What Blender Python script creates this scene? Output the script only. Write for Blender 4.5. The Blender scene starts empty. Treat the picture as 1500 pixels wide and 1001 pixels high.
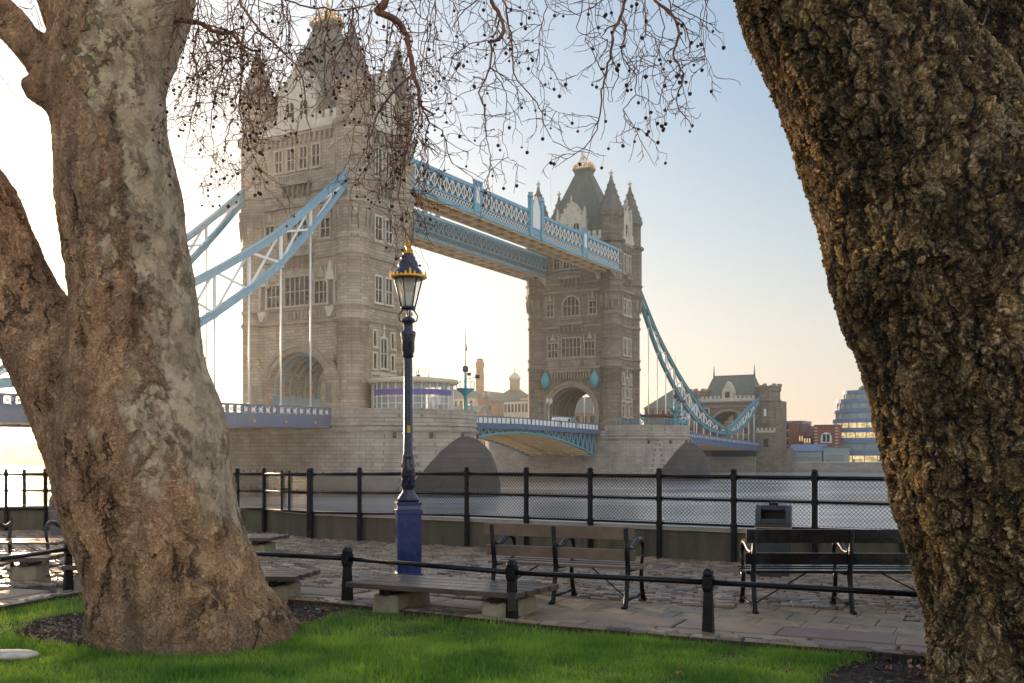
import bpy, bmesh, math, random
import numpy as np
from mathutils import Vector, Matrix, noise as mnoise

# ------------------------------------------------------------------ camera, sky, sun, exposure
SC = bpy.context.scene
COL = SC.collection
R = math.radians
CAM_Z = 1.65
FPX = 1458.3            # focal length in photo pixels (1500 wide, 36 mm sensor, 35 mm lens)
cam_d = bpy.data.cameras.new('camera'); cam = bpy.data.objects.new('camera', cam_d); COL.objects.link(cam)
cam.location = (0, 0, CAM_Z); cam.rotation_euler = (R(90), 0, 0)
cam_d.lens = 35; cam_d.sensor_width = 36; cam_d.shift_y = (664 - 500.5) / 1500
cam_d.clip_start = 0.05; cam_d.clip_end = 6000
SC.camera = cam

SUN_AZ = -27.2          # degrees right of +Y
SUN_EL = 6.2
sd = Vector((math.sin(R(SUN_AZ)) * math.cos(R(SUN_EL)), math.cos(R(SUN_AZ)) * math.cos(R(SUN_EL)), math.sin(R(SUN_EL))))
sun_d = bpy.data.lights.new('sun', 'SUN'); sun = bpy.data.objects.new('sun', sun_d); COL.objects.link(sun)
sun_d.energy = 5.0; sun_d.angle = R(0.6); sun_d.color = (1.0, 0.70, 0.42)
sun.rotation_euler = sd.to_track_quat('Z', 'Y').to_euler(); sun.location = sd * 500

world = bpy.data.worlds.new('World'); SC.world = world; world.use_nodes = True
wt = world.node_tree; wt.nodes.clear()
def wn(t, **k):
    n = wt.nodes.new(t)
    for a, b in k.items(): setattr(n, a, b)
    return n
sky = wn('ShaderNodeTexSky', sky_type='NISHITA', sun_disc=False, sun_elevation=R(SUN_EL), sun_rotation=R(SUN_AZ),
         air_density=1.0, dust_density=2.0, ozone_density=1.5)
bg = wn('ShaderNodeBackground'); bg.inputs['Strength'].default_value = 0.15
geo = wn('ShaderNodeNewGeometry')
dotn = wn('ShaderNodeVectorMath', operation='DOT_PRODUCT'); dotn.inputs[1].default_value = -sd
wt.links.new(geo.outputs['Incoming'], dotn.inputs[0])
sepz = wn('ShaderNodeSeparateXYZ'); wt.links.new(geo.outputs['Incoming'], sepz.inputs[0])
def wmath(op, a, b=None, clamp=False):
    m = wn('ShaderNodeMath', operation=op); m.use_clamp = clamp
    for i, v in enumerate((a, b)):
        if v is None: continue
        if isinstance(v, (int, float)): m.inputs[i].default_value = v
        else: wt.links.new(v, m.inputs[i])
    return m.outputs[0]
def wramp(fac, stops):
    r = wn('ShaderNodeValToRGB'); wt.links.new(fac, r.inputs[0])
    e = r.color_ramp.elements
    while len(e) < len(stops): e.new(0.5)
    for k, (p, c) in enumerate(stops): e[k].position = p; e[k].color = (*c, 1)
    return r.outputs[0]
# thin high veil: a pale layer of air, warm near the horizon, bright round the sun, bluer away from it
elev = wmath('MULTIPLY', sepz.outputs['Z'], -1.0)
toward = wmath('MAXIMUM', dotn.outputs['Value'], 0.0)
far_col = wramp(elev, [(0.0, (3.6, 2.95, 2.42)), (0.05, (3.6, 3.15, 2.75)), (0.12, (3.2, 3.15, 3.05)), (0.20, (2.5, 2.85, 3.05)), (0.32, (1.7, 2.3, 3.0)), (0.6, (1.1, 1.75, 2.8))])
near_col = wramp(elev, [(0.0, (5.0, 4.5, 3.95)), (0.2, (4.5, 4.5, 4.5)), (0.5, (3.7, 4.1, 4.6))])
mixn = wn('ShaderNodeMix', data_type='RGBA')
wt.links.new(wramp(toward, [(0.72, (0, 0, 0)), (0.87, (.38, .38, .38)), (0.94, (.75, .75, .75)), (0.99, (1, 1, 1))]), mixn.inputs['Factor'])
warm = wn('ShaderNodeMix', data_type='RGBA'); wt.links.new(wramp(wmath('MULTIPLY', wmath('SUBTRACT', toward, 0.97), 33.3), [(0.2, (0, 0, 0)), (0.75, (.6, .6, .6)), (1.0, (1, 1, 1))]), warm.inputs['Factor']); warm.inputs['B'].default_value = (6.0, 5.0, 2.7, 1)
wt.links.new(far_col, mixn.inputs['A']); wt.links.new(near_col, warm.inputs['A']); wt.links.new(warm.outputs['Result'], mixn.inputs['B'])
glow = wn('ShaderNodeVectorMath', operation='SCALE'); glow.inputs[0].default_value = (30, 21, 8)
wt.links.new(wmath('POWER', toward, 1800.0), glow.inputs['Scale'])
addg = wn('ShaderNodeVectorMath', operation='ADD')
wt.links.new(mixn.outputs['Result'], addg.inputs[0]); wt.links.new(glow.outputs[0], addg.inputs[1])
# added fill: unseen sky behind the viewer, brightened to lift the shaded fronts
back = wn('ShaderNodeVectorMath', operation='SCALE'); back.inputs[0].default_value = (3.7, 3.35, 3.0)
wt.links.new(wramp(wmath('ADD', dotn.outputs['Value'], 0.6), [(0.0, (1, 1, 1)), (0.85, (0, 0, 0))]), back.inputs['Scale'])
mixs = wn('ShaderNodeMix', data_type='RGBA'); mixs.inputs['Factor'].default_value = 0.8
wt.links.new(sky.outputs[0], mixs.inputs['A']); addb = wn('ShaderNodeVectorMath', operation='ADD'); wt.links.new(addg.outputs[0], addb.inputs[0]); wt.links.new(back.outputs[0], addb.inputs[1])
wt.links.new(addb.outputs[0], mixs.inputs['B'])
wt.links.new(mixs.outputs['Result'], bg.inputs['Color'])
wo = wn('ShaderNodeOutputWorld'); wt.links.new(bg.outputs[0], wo.inputs['Surface'])

SC.view_settings.view_transform = 'Standard'; SC.view_settings.look = 'None'
SC.view_settings.exposure = 0.68; SC.view_settings.gamma = 1
cy = SC.cycles
cy.max_bounces = 6; cy.diffuse_bounces = 3; cy.glossy_bounces = 3; cy.transmission_bounces = 4; cy.volume_bounces = 1
cy.transparent_max_bounces = 8; cy.caustics_reflective = False; cy.caustics_refractive = False
cy.sample_clamp_indirect = 6; cy.volume_step_rate = 4

# ------------------------------------------------------------------ helpers
def lin(r, g, b):
    f = lambda c: (c / 255 / 12.92) if c / 255 <= 0.04045 else ((c / 255 + 0.055) / 1.055) ** 2.4
    return (f(r), f(g), f(b))

class NT:
    """small wrapper: m('NodeType', props..., inputs by name/index) -> node"""
    def __init__(s, name, disp=False):
        s.mat = bpy.data.materials.new(name); s.mat.use_nodes = True
        s.t = s.mat.node_tree; s.t.nodes.clear()
        s.out = s.t.nodes.new('ShaderNodeOutputMaterial')
    def n(s, typ, inp=None, **props):
        nd = s.t.nodes.new(typ)
        for k, v in props.items(): setattr(nd, k, v)
        for k, v in (inp or {}).items(): s.set(nd.inputs[k], v)
        return nd
    def set(s, sock, v):
        if isinstance(v, bpy.types.NodeSocket): s.t.links.new(v, sock)
        elif isinstance(v, bpy.types.Node): s.t.links.new(v.outputs[0], sock)
        elif sock.type == 'RGBA' and len(v) == 3: sock.default_value = (*v, 1)
        else: sock.default_value = v
    def math(s, op, a, b=0.0, clamp=False):
        nd = s.n('ShaderNodeMath', {0: a, 1: b}, operation=op); nd.use_clamp = clamp; return nd.outputs[0]
    def coord(s): return s.n('ShaderNodeTexCoord').outputs['Object']
    def noise(s, vec, scale, detail=4, rough=0.55, dist=0.0):
        return s.n('ShaderNodeTexNoise', {'Vector': vec, 'Scale': scale, 'Detail': detail, 'Roughness': rough, 'Distortion': dist}).outputs['Fac']
    def ramp(s, fac, stops, interp='LINEAR'):
        nd = s.n('ShaderNodeValToRGB', {0: fac}); e = nd.color_ramp.elements; nd.color_ramp.interpolation = interp
        while len(e) < len(stops): e.new(0.5)
        for k, (p, c) in enumerate(stops):
            e[k].position = p; e[k].color = (*c, 1) if not isinstance(c, (int, float)) else (c, c, c, 1)
        return nd.outputs[0]
    def mix(s, f, a, b, mode='MIX'):
        nd = s.n('ShaderNodeMix', data_type='RGBA', blend_type=mode)
        s.set(nd.inputs['Factor'], f); s.set(nd.inputs['A'], a); s.set(nd.inputs['B'], b)
        return nd.outputs['Result']
    def vscale(s, vec, v):
        return s.n('ShaderNodeMapping', {'Vector': vec, 'Scale': v}).outputs[0]
    def bump(s, h, strength=0.5, dist=0.02, normal=None):
        nd = s.n('ShaderNodeBump', {'Height': h, 'Strength': strength, 'Distance': dist})
        if normal is not None: s.set(nd.inputs['Normal'], normal)
        return nd.outputs[0]
    def done(s, color, rough=0.7, metal=0.0, normal=None, **kw):
        b = s.n('ShaderNodeBsdfPrincipled', {'Base Color': color, 'Roughness': rough, 'Metallic': metal})
        if normal is not None: s.set(b.inputs['Normal'], normal)
        for k, v in kw.items(): s.set(b.inputs[k.replace('_', ' ')], v)
        s.t.links.new(b.outputs[0], s.out.inputs['Surface']); s.b = b
        return s.mat

def stone_mat(name, c1, c2, mortar, bw=1.1, bh=0.42, stain=0.5, rough=0.85, bumpd=0.04, damp=False, msize=0.025):
    m = NT(name); co = m.coord()
    sep = m.n('ShaderNodeSeparateXYZ', {0: co})
    u = m.math('ADD', sep.outputs[0], m.math('MULTIPLY', sep.outputs[1], 1.013))
    v = m.n('ShaderNodeCombineXYZ', {0: u, 1: sep.outputs[2], 2: 0.0})
    br = m.n('ShaderNodeTexBrick', {'Vector': v, 'Color1': c1, 'Color2': c2, 'Mortar': mortar, 'Scale': 1.0,
             'Mortar Size': msize, 'Mortar Smooth': 0.3, 'Bias': 0.0, 'Brick Width': bw, 'Row Height': bh})
    n1 = m.noise(co, 0.35, 6, 0.62); n2 = m.noise(m.vscale(co, (1.3, 1.3, 0.16)), 0.9, 5, 0.6); n3 = m.noise(co, 6, 4, 0.6)
    k = m.ramp(n1, [(0.3, 0.72), (0.62, 1.12)])
    c = m.mix(1.0, br.outputs['Color'], k, 'MULTIPLY')
    c = m.mix(m.ramp(n2, [(0.5, 0.0), (0.78, stain)]), c, tuple(x * 0.38 for x in c1))
    c = m.mix(m.ramp(n3, [(0.4, 0.0), (0.8, 0.35)]), c, tuple(min(1, x * 1.35) for x in c2))
    if damp:
        zz = m.math('ADD', m.math('ADD', sep.outputs[2], m.math('MULTIPLY', n1, -4.0)), 0.0)
        f = m.ramp(m.n('ShaderNodeMapRange', {0: zz, 1: damp[0], 2: damp[1], 3: 1.0, 4: 0.0}).outputs[0], [(0.0, 0.0), (1.0, 0.88)])
        c = m.mix(f, c, damp[2])
    h = m.math('ADD', m.math('MULTIPLY', br.outputs['Fac'], -1.0), m.math('MULTIPLY', n3, 0.5))
    return m.done(c, rough, normal=m.bump(h, 0.8, bumpd))

def plain_mat(name, col, rough=0.6, metal=0.0, var=0.25, scale=3.0, bump=0.0, spec=None, coat=0.0, streak=False):
    m = NT(name); co = m.coord()
    v = m.vscale(co, (2, 2, 0.3)) if streak else co
    nz = m.noise(v, scale, 6, 0.62)
    c = m.mix(m.ramp(nz, [(0.32, 0.0), (0.72, 1.0)]), tuple(x * (1 - var) for x in col), tuple(min(1, x * (1 + var)) for x in col))
    r = m.ramp(nz, [(0.3, max(0.02, rough - 0.12)), (0.7, min(1, rough + 0.1))])
    nrm = m.bump(m.noise(co, scale * 6, 4), 0.5, bump) if bump else None
    kw = {}
    if coat: kw['Coat Weight'] = coat
    if spec is not None: kw['Specular IOR Level'] = spec
    return m.done(c, r, metal, nrm, **{k.replace(' ', '_'): v for k, v in kw.items()})

class MB:
    """collects shapes and links them as ONE mesh object"""
    def __init__(s, f=None): s.v = []; s.f = []; s.T = f; s.sm = []
    def add(s, vs, fs, smooth=False):
        o = len(s.v)
        if s.T: vs = [s.T(*p) for p in vs]
        s.v.extend([tuple(p) for p in vs]); s.f.extend([tuple(i + o for i in f) for f in fs]); s.sm.extend([smooth] * len(fs)); return s
    def box(s, x0, x1, y0, y1, z0, z1):
        vs = [(x, y, z) for z in (z0, z1) for (x, y) in ((x0, y0), (x1, y0), (x1, y1), (x0, y1))]
        return s.add(vs, [(0, 3, 2, 1), (4, 5, 6, 7), (0, 1, 5, 4), (1, 2, 6, 5), (2, 3, 7, 6), (3, 0, 4, 7)])
    def frus(s, cx, cy, z0, hx0, hy0, z1, hx1, hy1):
        vs = [(cx + a * hx0, cy + b * hy0, z0) for a, b in ((-1, -1), (1, -1), (1, 1), (-1, 1))] + [(cx + a * hx1, cy + b * hy1, z1) for a, b in ((-1, -1), (1, -1), (1, 1), (-1, 1))]
        return s.add(vs, [(0, 3, 2, 1), (4, 5, 6, 7), (0, 1, 5, 4), (1, 2, 6, 5), (2, 3, 7, 6), (3, 0, 4, 7)])
    def lathe(s, cx, cy, prof, n=16, smooth=True, ph=0.0, cap=True):
        vs = []; fs = []
        for (r, z) in prof:
            for k in range(n):
                a = 2 * math.pi * k / n + ph; vs.append((cx + r * math.cos(a), cy + r * math.sin(a), z))
        for j in range(len(prof) - 1):
            for k in range(n):
                a = j * n + k; b = j * n + (k + 1) % n; fs.append((a, b, b + n, a + n))
        if cap:
            fs.append(tuple(range(n - 1, -1, -1))); q = (len(prof) - 1) * n; fs.append(tuple(range(q, q + n)))
        return s.add(vs, fs, smooth)
    def prism(s, poly, axis, lo, hi):
        """poly in the two other axes (order x,y,z without axis)"""
        n = len(poly); mk = {0: lambda p, h: (h, p[0], p[1]), 1: lambda p, h: (p[0], h, p[1]), 2: lambda p, h: (p[0], p[1], h)}[axis]
        vs = [mk(p, lo) for p in poly] + [mk(p, hi) for p in poly]
        return s.add(vs, [tuple(range(n)), tuple(range(2 * n - 1, n - 1, -1))] + [(i, i + n, (i + 1) % n + n, (i + 1) % n) for i in range(n)])
    def tube(s, pts, rad, n=6, smooth=True, cap=True):
        pts = [Vector(p) for p in pts]; rad = rad if isinstance(rad, (list, tuple)) else [rad] * len(pts)
        vs = []; fs = []; up = None
        for i, p in enumerate(pts):
            t = (pts[min(i + 1, len(pts) - 1)] - pts[max(i - 1, 0)])
            if t.length < 1e-9: t = Vector((0, 0, 1))
            t.normalize()
            if up is None: up = Vector((0, 0, 1)) if abs(t.z) < 0.9 else Vector((1, 0, 0))
            a = up - t * up.dot(t)
            if a.length < 1e-6: a = t.orthogonal()
            a.normalize(); b = t.cross(a); up = a
            for k in range(n):
                q = 2 * math.pi * k / n + (math.pi / 4 if n == 4 else 0)
                vs.append(p + (a * math.cos(q) + b * math.sin(q)) * rad[i])
        for j in range(len(pts) - 1):
            for k in range(n):
                a = j * n + k; b = j * n + (k + 1) % n; fs.append((a, b, b + n, a + n))
        if cap: fs.append(tuple(range(n - 1, -1, -1))); q = (len(pts) - 1) * n; fs.append(tuple(range(q, q + n)))
        return s.add(vs, fs, smooth)
    def beam(s, p, q, w, h):
        """rectangular bar from p to q, w across, h in the vertical plane"""
        p = Vector(p); q = Vector(q); t = (q - p).normalized()
        side = t.cross(Vector((0, 0, 1)))
        side = side.normalized() if side.length > 1e-4 else Vector((1, 0, 0))
        up = side.cross(t)
        vs = [e + side * (a * w / 2) + up * (b * h / 2) for e in (p, q) for a, b in ((-1, -1), (1, -1), (1, 1), (-1, 1))]
        return s.add(vs, [(0, 3, 2, 1), (4, 5, 6, 7), (0, 1, 5, 4), (1, 2, 6, 5), (2, 3, 7, 6), (3, 0, 4, 7)])
    def build(s, name, mat, parent=None, bevel=0.0, off=None, segs=1, recalc=True):
        me = bpy.data.meshes.new(name)
        vs = s.v if not off else [(x + off[0], y + off[1], z + off[2]) for x, y, z in s.v]
        me.from_pydata(vs, [], s.f); me.polygons.foreach_set('use_smooth', s.sm)
        if recalc and len(s.f) < 60000:
            bm = bmesh.new(); bm.from_mesh(me); bmesh.ops.recalc_face_normals(bm, faces=bm.faces); bm.to_mesh(me); bm.free()
        me.materials.append(mat); me.update()
        o = bpy.data.objects.new(name, me); COL.objects.link(o)
        if parent: o.parent = parent
        if bevel:
            b = o.modifiers.new('bevel', 'BEVEL'); b.width = bevel; b.segments = segs; b.limit_method = 'ANGLE'; b.angle_limit = R(40)
        return o

def tag(o, label=None, cat=None, group=None, kind=None):
    if label: o['label'] = label
    if cat: o['category'] = cat
    if group: o['group'] = group
    if kind: o['kind'] = kind
    return o
def empty(name, loc, rz=0.0, label=None, cat=None, group=None):
    o = bpy.data.objects.new(name, None); COL.objects.link(o); o.location = loc; o.rotation_euler = (0, 0, rz)
    o.empty_display_size = 0.3
    return tag(o, label, cat, group)
def copy_tree(o, parent=None):
    kids = list(o.children); c = o.copy(); COL.objects.link(c)
    if parent is not None: c.parent = parent
    for k in kids: copy_tree(k, c)
    return c
def P(px, py, Y): return Vector(((px - 750) / FPX * Y, Y, CAM_Z + (664 - py) / FPX * Y))

# bridge frame: near tower at T1, x runs along the bridge away from us, -y is the side we see
PHI = R(60.1); UX = Vector((math.cos(PHI), math.sin(PHI), 0)); VX = Vector((math.sin(PHI), -math.cos(PHI), 0))
T1 = Vector((-25.8, 139.0, 0)); SPAN = 82.3; DECK = 6.1
def bpt(a, b, z=0.0): return T1 + UX * a + VX * b + Vector((0, 0, z))

# ------------------------------------------------------------------ materials
M = {}
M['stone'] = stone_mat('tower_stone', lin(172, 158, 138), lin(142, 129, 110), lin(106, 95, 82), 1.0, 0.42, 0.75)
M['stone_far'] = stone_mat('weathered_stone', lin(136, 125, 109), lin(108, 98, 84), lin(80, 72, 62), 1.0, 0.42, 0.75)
M['dressed'] = plain_mat('dressed_stone', lin(190, 181, 164), 0.8, var=0.2, scale=0.8, bump=0.03)
M['cornice'] = plain_mat('cornice_stone', lin(142, 131, 116), 0.85, var=0.28, scale=0.7, bump=0.03)
M['pier'] = stone_mat('pier_granite', lin(168, 159, 146), lin(148, 140, 128), lin(104, 98, 90), 1.3, 0.5, 0.6, bumpd=0.07, damp=(-3.4, 0.4, lin(70, 64, 56)), msize=0.024)
M['algae'] = stone_mat('algae_granite', lin(82, 76, 70), lin(66, 62, 58), lin(48, 46, 42), 1.7, 0.62, 0.6, bumpd=0.05)
M['slate'] = plain_mat('roof_slate', lin(104, 108, 96), 0.75, var=0.22, scale=0.6, bump=0.02, streak=True)
M['spire'] = plain_mat('spire_stone', lin(112, 106, 98), 0.85, var=0.3, scale=0.9, bump=0.04)
M['gold'] = plain_mat('gilding', lin(214, 160, 66), 0.38, 0.85, var=0.2)
M['glass_dark'] = plain_mat('window_glass', lin(36, 35, 35), 0.3, var=0.3, scale=1.0)
M['blue'] = plain_mat('pale_blue_paint', lin(108, 154, 172), 0.45, var=0.15, scale=1.0, streak=True)
M['teal'] = plain_mat('teal_paint', lin(66, 150, 165), 0.45, var=0.15)
M['navy'] = plain_mat('bridge_blue_paint', lin(58, 90, 120), 0.5, var=0.18, scale=1.5, streak=True)
M['white'] = plain_mat('white_paint', lin(218, 218, 214), 0.5, var=0.08)
M['tan'] = plain_mat('soffit_paint', lin(222, 196, 154), 0.7, var=0.2, scale=0.6, bump=0.01)
M['asphalt'] = plain_mat('asphalt', (0.05, 0.05, 0.052), 0.85, var=0.2)
# ------------------------------------------------------------------ the bridge
def arc(cx, cz, r, a0, a1, n, rz=None):
    rz = rz or r
    return [(cx + r * math.cos(R(a0 + (a1 - a0) * k / n)), cz + rz * math.sin(R(a0 + (a1 - a0) * k / n))) for k in range(n + 1)]

M['frame_stone'] = plain_mat('window_stone', lin(164, 152, 134), 0.85, var=0.2, scale=0.8)
LA, LB, XF, YF = 4.8, 8.4, 6.0, 9.7       # turret centres; wall planes
def tower(a, name, label, stonem, far):
    BASE = DECK; off = (0, 0, -BASE)
    root = empty(name, bpt(a, 0, BASE), PHI, label, 'bridge tower', 'towers of the bridge')
    # body with the road arch cut through it (walls in the y-z plane, extruded along x)
    AR, SP = 5.2, 10.2
    poly = [(-YF, BASE - .3), (-YF, 44.6), (YF, 44.6), (YF, BASE - .3), (AR, BASE - .3)] + arc(0, SP, AR, 0, 180, 24, 5.0) + [(-AR, BASE - .3)]
    MB().prism(poly, 0, -XF, XF).build('wall', stonem, root, off=off)
    # arch mouldings, both mouths
    for sx in (-1, 1):
        mb = MB()
        for j, (r0, r1, out) in enumerate(((5.2, 5.75, 0.12), (5.75, 6.3, 0.34))):
            ring = [(-r1, BASE)] + arc(0, SP, r1, 180, 0, 28, r1 - .1) + [(r1, BASE), (r0, BASE)] + arc(0, SP, r0, 0, 180, 28, r0 - .1) + [(-r0, BASE)]
            n = len(ring) // 2; x0, x1 = (sx * (XF + .0), sx * (XF + out))
            outer = ring[:n]; inner = ring[n:][::-1]
            for k in range(n - 1):
                q = [outer[k], outer[k + 1], inner[k + 1], inner[k]]
                mb.prism(q, 0, min(x0, x1), max(x0, x1))
        mb.build('arch_moulding', M['cornice'], root, off=off)
    # ribs of the vault inside the arch
    for k in range(8):
        x = -XF + 0.9 + k * 1.45; mb = MB()
        o = [(-5.25, BASE)] + arc(0, SP, 5.25, 180, 0, 20, 5.05) + [(5.25, BASE)]
        i = [(-4.85, BASE)] + arc(0, SP, 4.85, 180, 0, 20, 4.65) + [(4.85, BASE)]
        for j in range(len(o) - 1): mb.prism([o[j], o[j + 1], i[j + 1], i[j]], 0, x, x + .18)
        mb.build('vault_rib', M['blue'] if not far else M['slate'], root, off=off)
    for s in (-1, 1):
        MB().box(-XF + .3, XF - .3, s * 4.78 - .04, s * 4.78 + .04, BASE, BASE + 3.4).build('dado_panel', M['blue'], root, off=off)
    # horizontal string courses round the body
    mb = MB()
    for z, h, o in ((19.0, .4, .28), (20.85, .35, .22), (27.5, .4, .25), (29.6, .35, .22), (34.7, .45, .3), (36.5, .3, .2), (44.2, .55, .45)):
        mb.box(-XF - o, XF + o, -YF + .1, YF - .1, z, z + h); mb.box(-XF + .1, XF - .1, -YF - o, YF + o, z - .004, z + h - .004)
    for z in (9.4,): mb.box(-XF - .2, XF + .2, -YF + .1, -6.5, BASE, z - 1.5); mb.box(-XF - .2, XF + .2, 6.5, YF - .1, BASE, z - 1.5)
    mb.build('string_course', M['cornice'], root, off=off)
    # corbel table under the parapet, above the arch on the far tower
    mb = MB(); mb.box(-XF - .2, -XF, -6, 6.4, 44.0, 44.2)
    for k in range(15): y = -6 + k * .86; mb.box(-XF - .35, -XF, y, y + .36, 43.2, 44.2)
    mb.build('corbel_table', M['cornice'], root, off=off); mb = MB(); mb.box(-2.1, 1.9, -YF - .2, -YF, 44.0, 44.2)
    for k in range(5): x = -2.1 + k * .9; mb.box(x, x + .36, -YF - .35, -YF, 43.2, 44.2)
    if far:
        mb.build('corbel_table', M['cornice'], root, off=off); mb = MB()
        for k in range(14): y = -4.4 + k * .66; mb.box(-XF - .5, -XF, y, y + .3, 17.0, 18.3)
        mb.box(-XF - .55, -XF, -4.6, 4.9, 18.3, 18.8)
    mb.build('corbel_table', M['cornice'], root, off=off)
    # battlements
    mb = MB()
    mb.box(-XF - .3, -XF + .2, -7.2, 7.2, 44.75, 45.9); mb.box(XF - .2, XF + .3, -7.2, 7.2, 44.75, 45.9)
    mb.box(-3.4, 3.4, -YF - .3, -YF + .2, 44.75, 45.9); mb.box(-3.4, 3.4, YF - .2, YF + .3, 44.75, 45.9)
    for k in range(11):
        y = -7 + k * 1.3
        for x in (-XF - .3, XF - .2): mb.box(x, x + .5, y, y + .75, 45.9, 46.9)
    for k in range(5):
        x = -3.2 + k * 1.35
        for y in (-YF - .3, YF - .2): mb.box(x, x + .75, y, y + .5, 45.9, 46.9)
    mb.build('battlement', M['dressed'], root, off=off)
    # corner turrets: round below, corbelled out to an octagon, spire on top
    for sx in (-1, 1):
        for sy in (-1, 1):
            cx, cy_ = sx * LA, sy * LB; t = MB()
            t.lathe(cx, cy_, [(2.3, BASE - .3), (2.3, 7.3), (2.1, 7.6), (2.1, 18.9), (2.3, 19.0), (2.35, 19.4), (2.12, 19.6), (2.12, 20.8), (2.3, 20.9), (2.3, 21.2), (2.08, 21.4),
                              (2.08, 27.4), (2.28, 27.6), (2.28, 27.9), (2.08, 28.1), (2.08, 29.5), (2.3, 29.7), (2.3, 30), (2.08, 30.2), (2.08, 31.2), (2.5, 33.9)], 24)
            tr = t.build('turret', stonem, root, off=off)
            u = MB(); ph = R(22.5)
            u.lathe(cx, cy_, [(2.52, 33.9), (2.75, 34.2), (2.8, 34.7), (2.48, 34.9), (2.48, 36.4), (2.72, 36.6), (2.72, 36.9), (2.48, 37.0), (2.48, 44.1), (2.95, 44.4), (2.95, 44.9), (2.3, 45.3), (2.3, 49.3), (2.6, 49.7), (2.75, 50.3), (2.3, 50.5)], 8, False, ph)
            u.build('octagon_stage', stonem, tr, off=off)
            c = MB()
            for k in range(12):
                an = 2 * math.pi * k / 12; c.frus(cx + 2.35 * math.cos(an), cy_ + 2.35 * math.sin(an), 30.9, .06, .06, 33.6, .24, .24)
            c.build('corbel', M['cornice'], tr, off=off)
            for k in range(8):
                an = 2 * math.pi * (k + .5) / 8 + ph - R(22.5); dx, dy = math.cos(an), math.sin(an)
                for z0, z1, hw in ((46.0, 48.9, .32), (38.4, 41.4, .2)):
                    rr = 2.14 if z0 > 45 else 2.31
                    p = [(cx + dx * rr - dy * e * hw, cy_ + dy * rr + dx * e * hw) for e in (-1, 1)] + [(cx + dx * (rr + .03) + dy * e * -hw, cy_ + dy * (rr + .03) + dx * e * hw) for e in (1, -1)]
                    w = MB(); w.add([(x, y, z) for z in (z0, z1) for x, y in p], [(0, 3, 2, 1), (4, 5, 6, 7), (0, 1, 5, 4), (1, 2, 6, 5), (2, 3, 7, 6), (3, 0, 4, 7)])
                    w.build('slit_window', M['glass_dark'], tr, off=off)
            s_ = MB(); s_.lathe(cx, cy_, [(2.62, 50.3), (2.45, 50.9), (1.75, 53.0), (.95, 55.4), (.28, 57.4), (.36, 57.6), (.2, 57.8)], 8, False, ph)
            for k in range(8):
                an = 2 * math.pi * k / 8 + ph
                for j in range(5):
                    f = j / 5; rr = 2.45 * (1 - f) + .35 * f; z = 51 + 6.2 * f; s_.box(cx + rr * math.cos(an) - .1, cx + rr * math.cos(an) + .1, cy_ + rr * math.sin(an) - .1, cy_ + rr * math.sin(an) + .1, z, z + .25)
            s_.build('spire', M['spire'], tr, off=off)
            f_ = MB(); f_.tube([(cx, cy_, 57.6), (cx, cy_, 59.2)], .12, 6); f_.box(cx - .1, cx + .1, cy_ - .5, cy_ + .5, 58.4, 58.65); f_.box(cx - .35, cx + .35, cy_ - .1, cy_ + .1, 58.2, 58.4)
            f_.lathe(cx, cy_, [(.08, 57.7), (.36, 57.95), (.08, 58.2)], 8)
            f_.build('finial', M['dressed'], tr, off=off)
    # steep roof, flared cap, gilded cresting
    rf = MB(); rings = [(46.2, 5.1, 8.3), (50.5, 3.9, 6.3), (55.5, 2.25, 3.8), (60.2, .95, 1.75), (60.8, 1.0, 1.8), (61.3, 1.25, 2.1), (61.5, 1.25, 2.1)]
    for (z0, hx, hy), (z1, kx, ky) in zip(rings, rings[1:]): rf.frus(0, 0, z0, hx, hy, z1, kx, ky)
    for (z0, hx, hy), (z1, kx, ky) in zip(rings[:3], rings[1:4]):
        for a_, b_ in ((-1, -1), (1, -1), (1, 1), (-1, 1)): rf.tube([(a_ * hx, b_ * hy, z0), (a_ * kx, b_ * ky, z1)], .12, 6)
    roof = rf.build('roof', M['slate'], root, off=off)
    g = MB()
    g.box(-1.3, 1.3, -2.15, 2.15, 61.5, 61.65)
    for k in range(9):
        y = -2 + k * .5; hh = .9 + .5 * (1 - abs(y) / 2)
        for x in (-1.2, 1.2): g.tube([(x, y, 61.6), (x * (1 - .1), y, 61.6 + hh)], [.1, .03], 5); g.lathe(x * .95, y, [(.02, 61.9 + hh * .4), (.14, 62.05 + hh * .4), (.02, 62.2 + hh * .4)], 6)
        for x in (-.6, 0, .6):
            if k in (0, 8): g.tube([(x, y, 61.6), (x, y * .95, 62.9)], [.1, .03], 5)
    for x, y in ((-1.2, -2), (-1.2, 2), (1.2, -2), (1.2, 2)): g.tube([(x, y, 61.6), (x * .15, y * .15, 64.1)], [.1, .08], 5)
    for z, sc in ((62.2, .8), (62.9, .5)):
        q = [(-1.2 * sc, -2 * sc, z), (1.2 * sc, -2 * sc, z), (1.2 * sc, 2 * sc, z), (-1.2 * sc, 2 * sc, z), (-1.2 * sc, -2 * sc, z)]
        g.tube(q, .07, 5)
    g.tube([(0, 0, 61.6), (0, 0, 66.0)], [.14, .04], 6); g.lathe(0, 0, [(.05, 64.0), (.3, 64.3), (.05, 64.6)], 8)
    g.build('gilded_cresting', M['gold'], roof, off=off)

    # wall openings. F maps (s across the wall, o out of it, z) to tower space
    FR = {'front': lambda s, o, z: (-XF - o, -s, z), 'back': lambda s, o, z: (XF + o, s, z), 'flank': lambda s, o, z: (s, -YF - o, z)}
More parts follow.
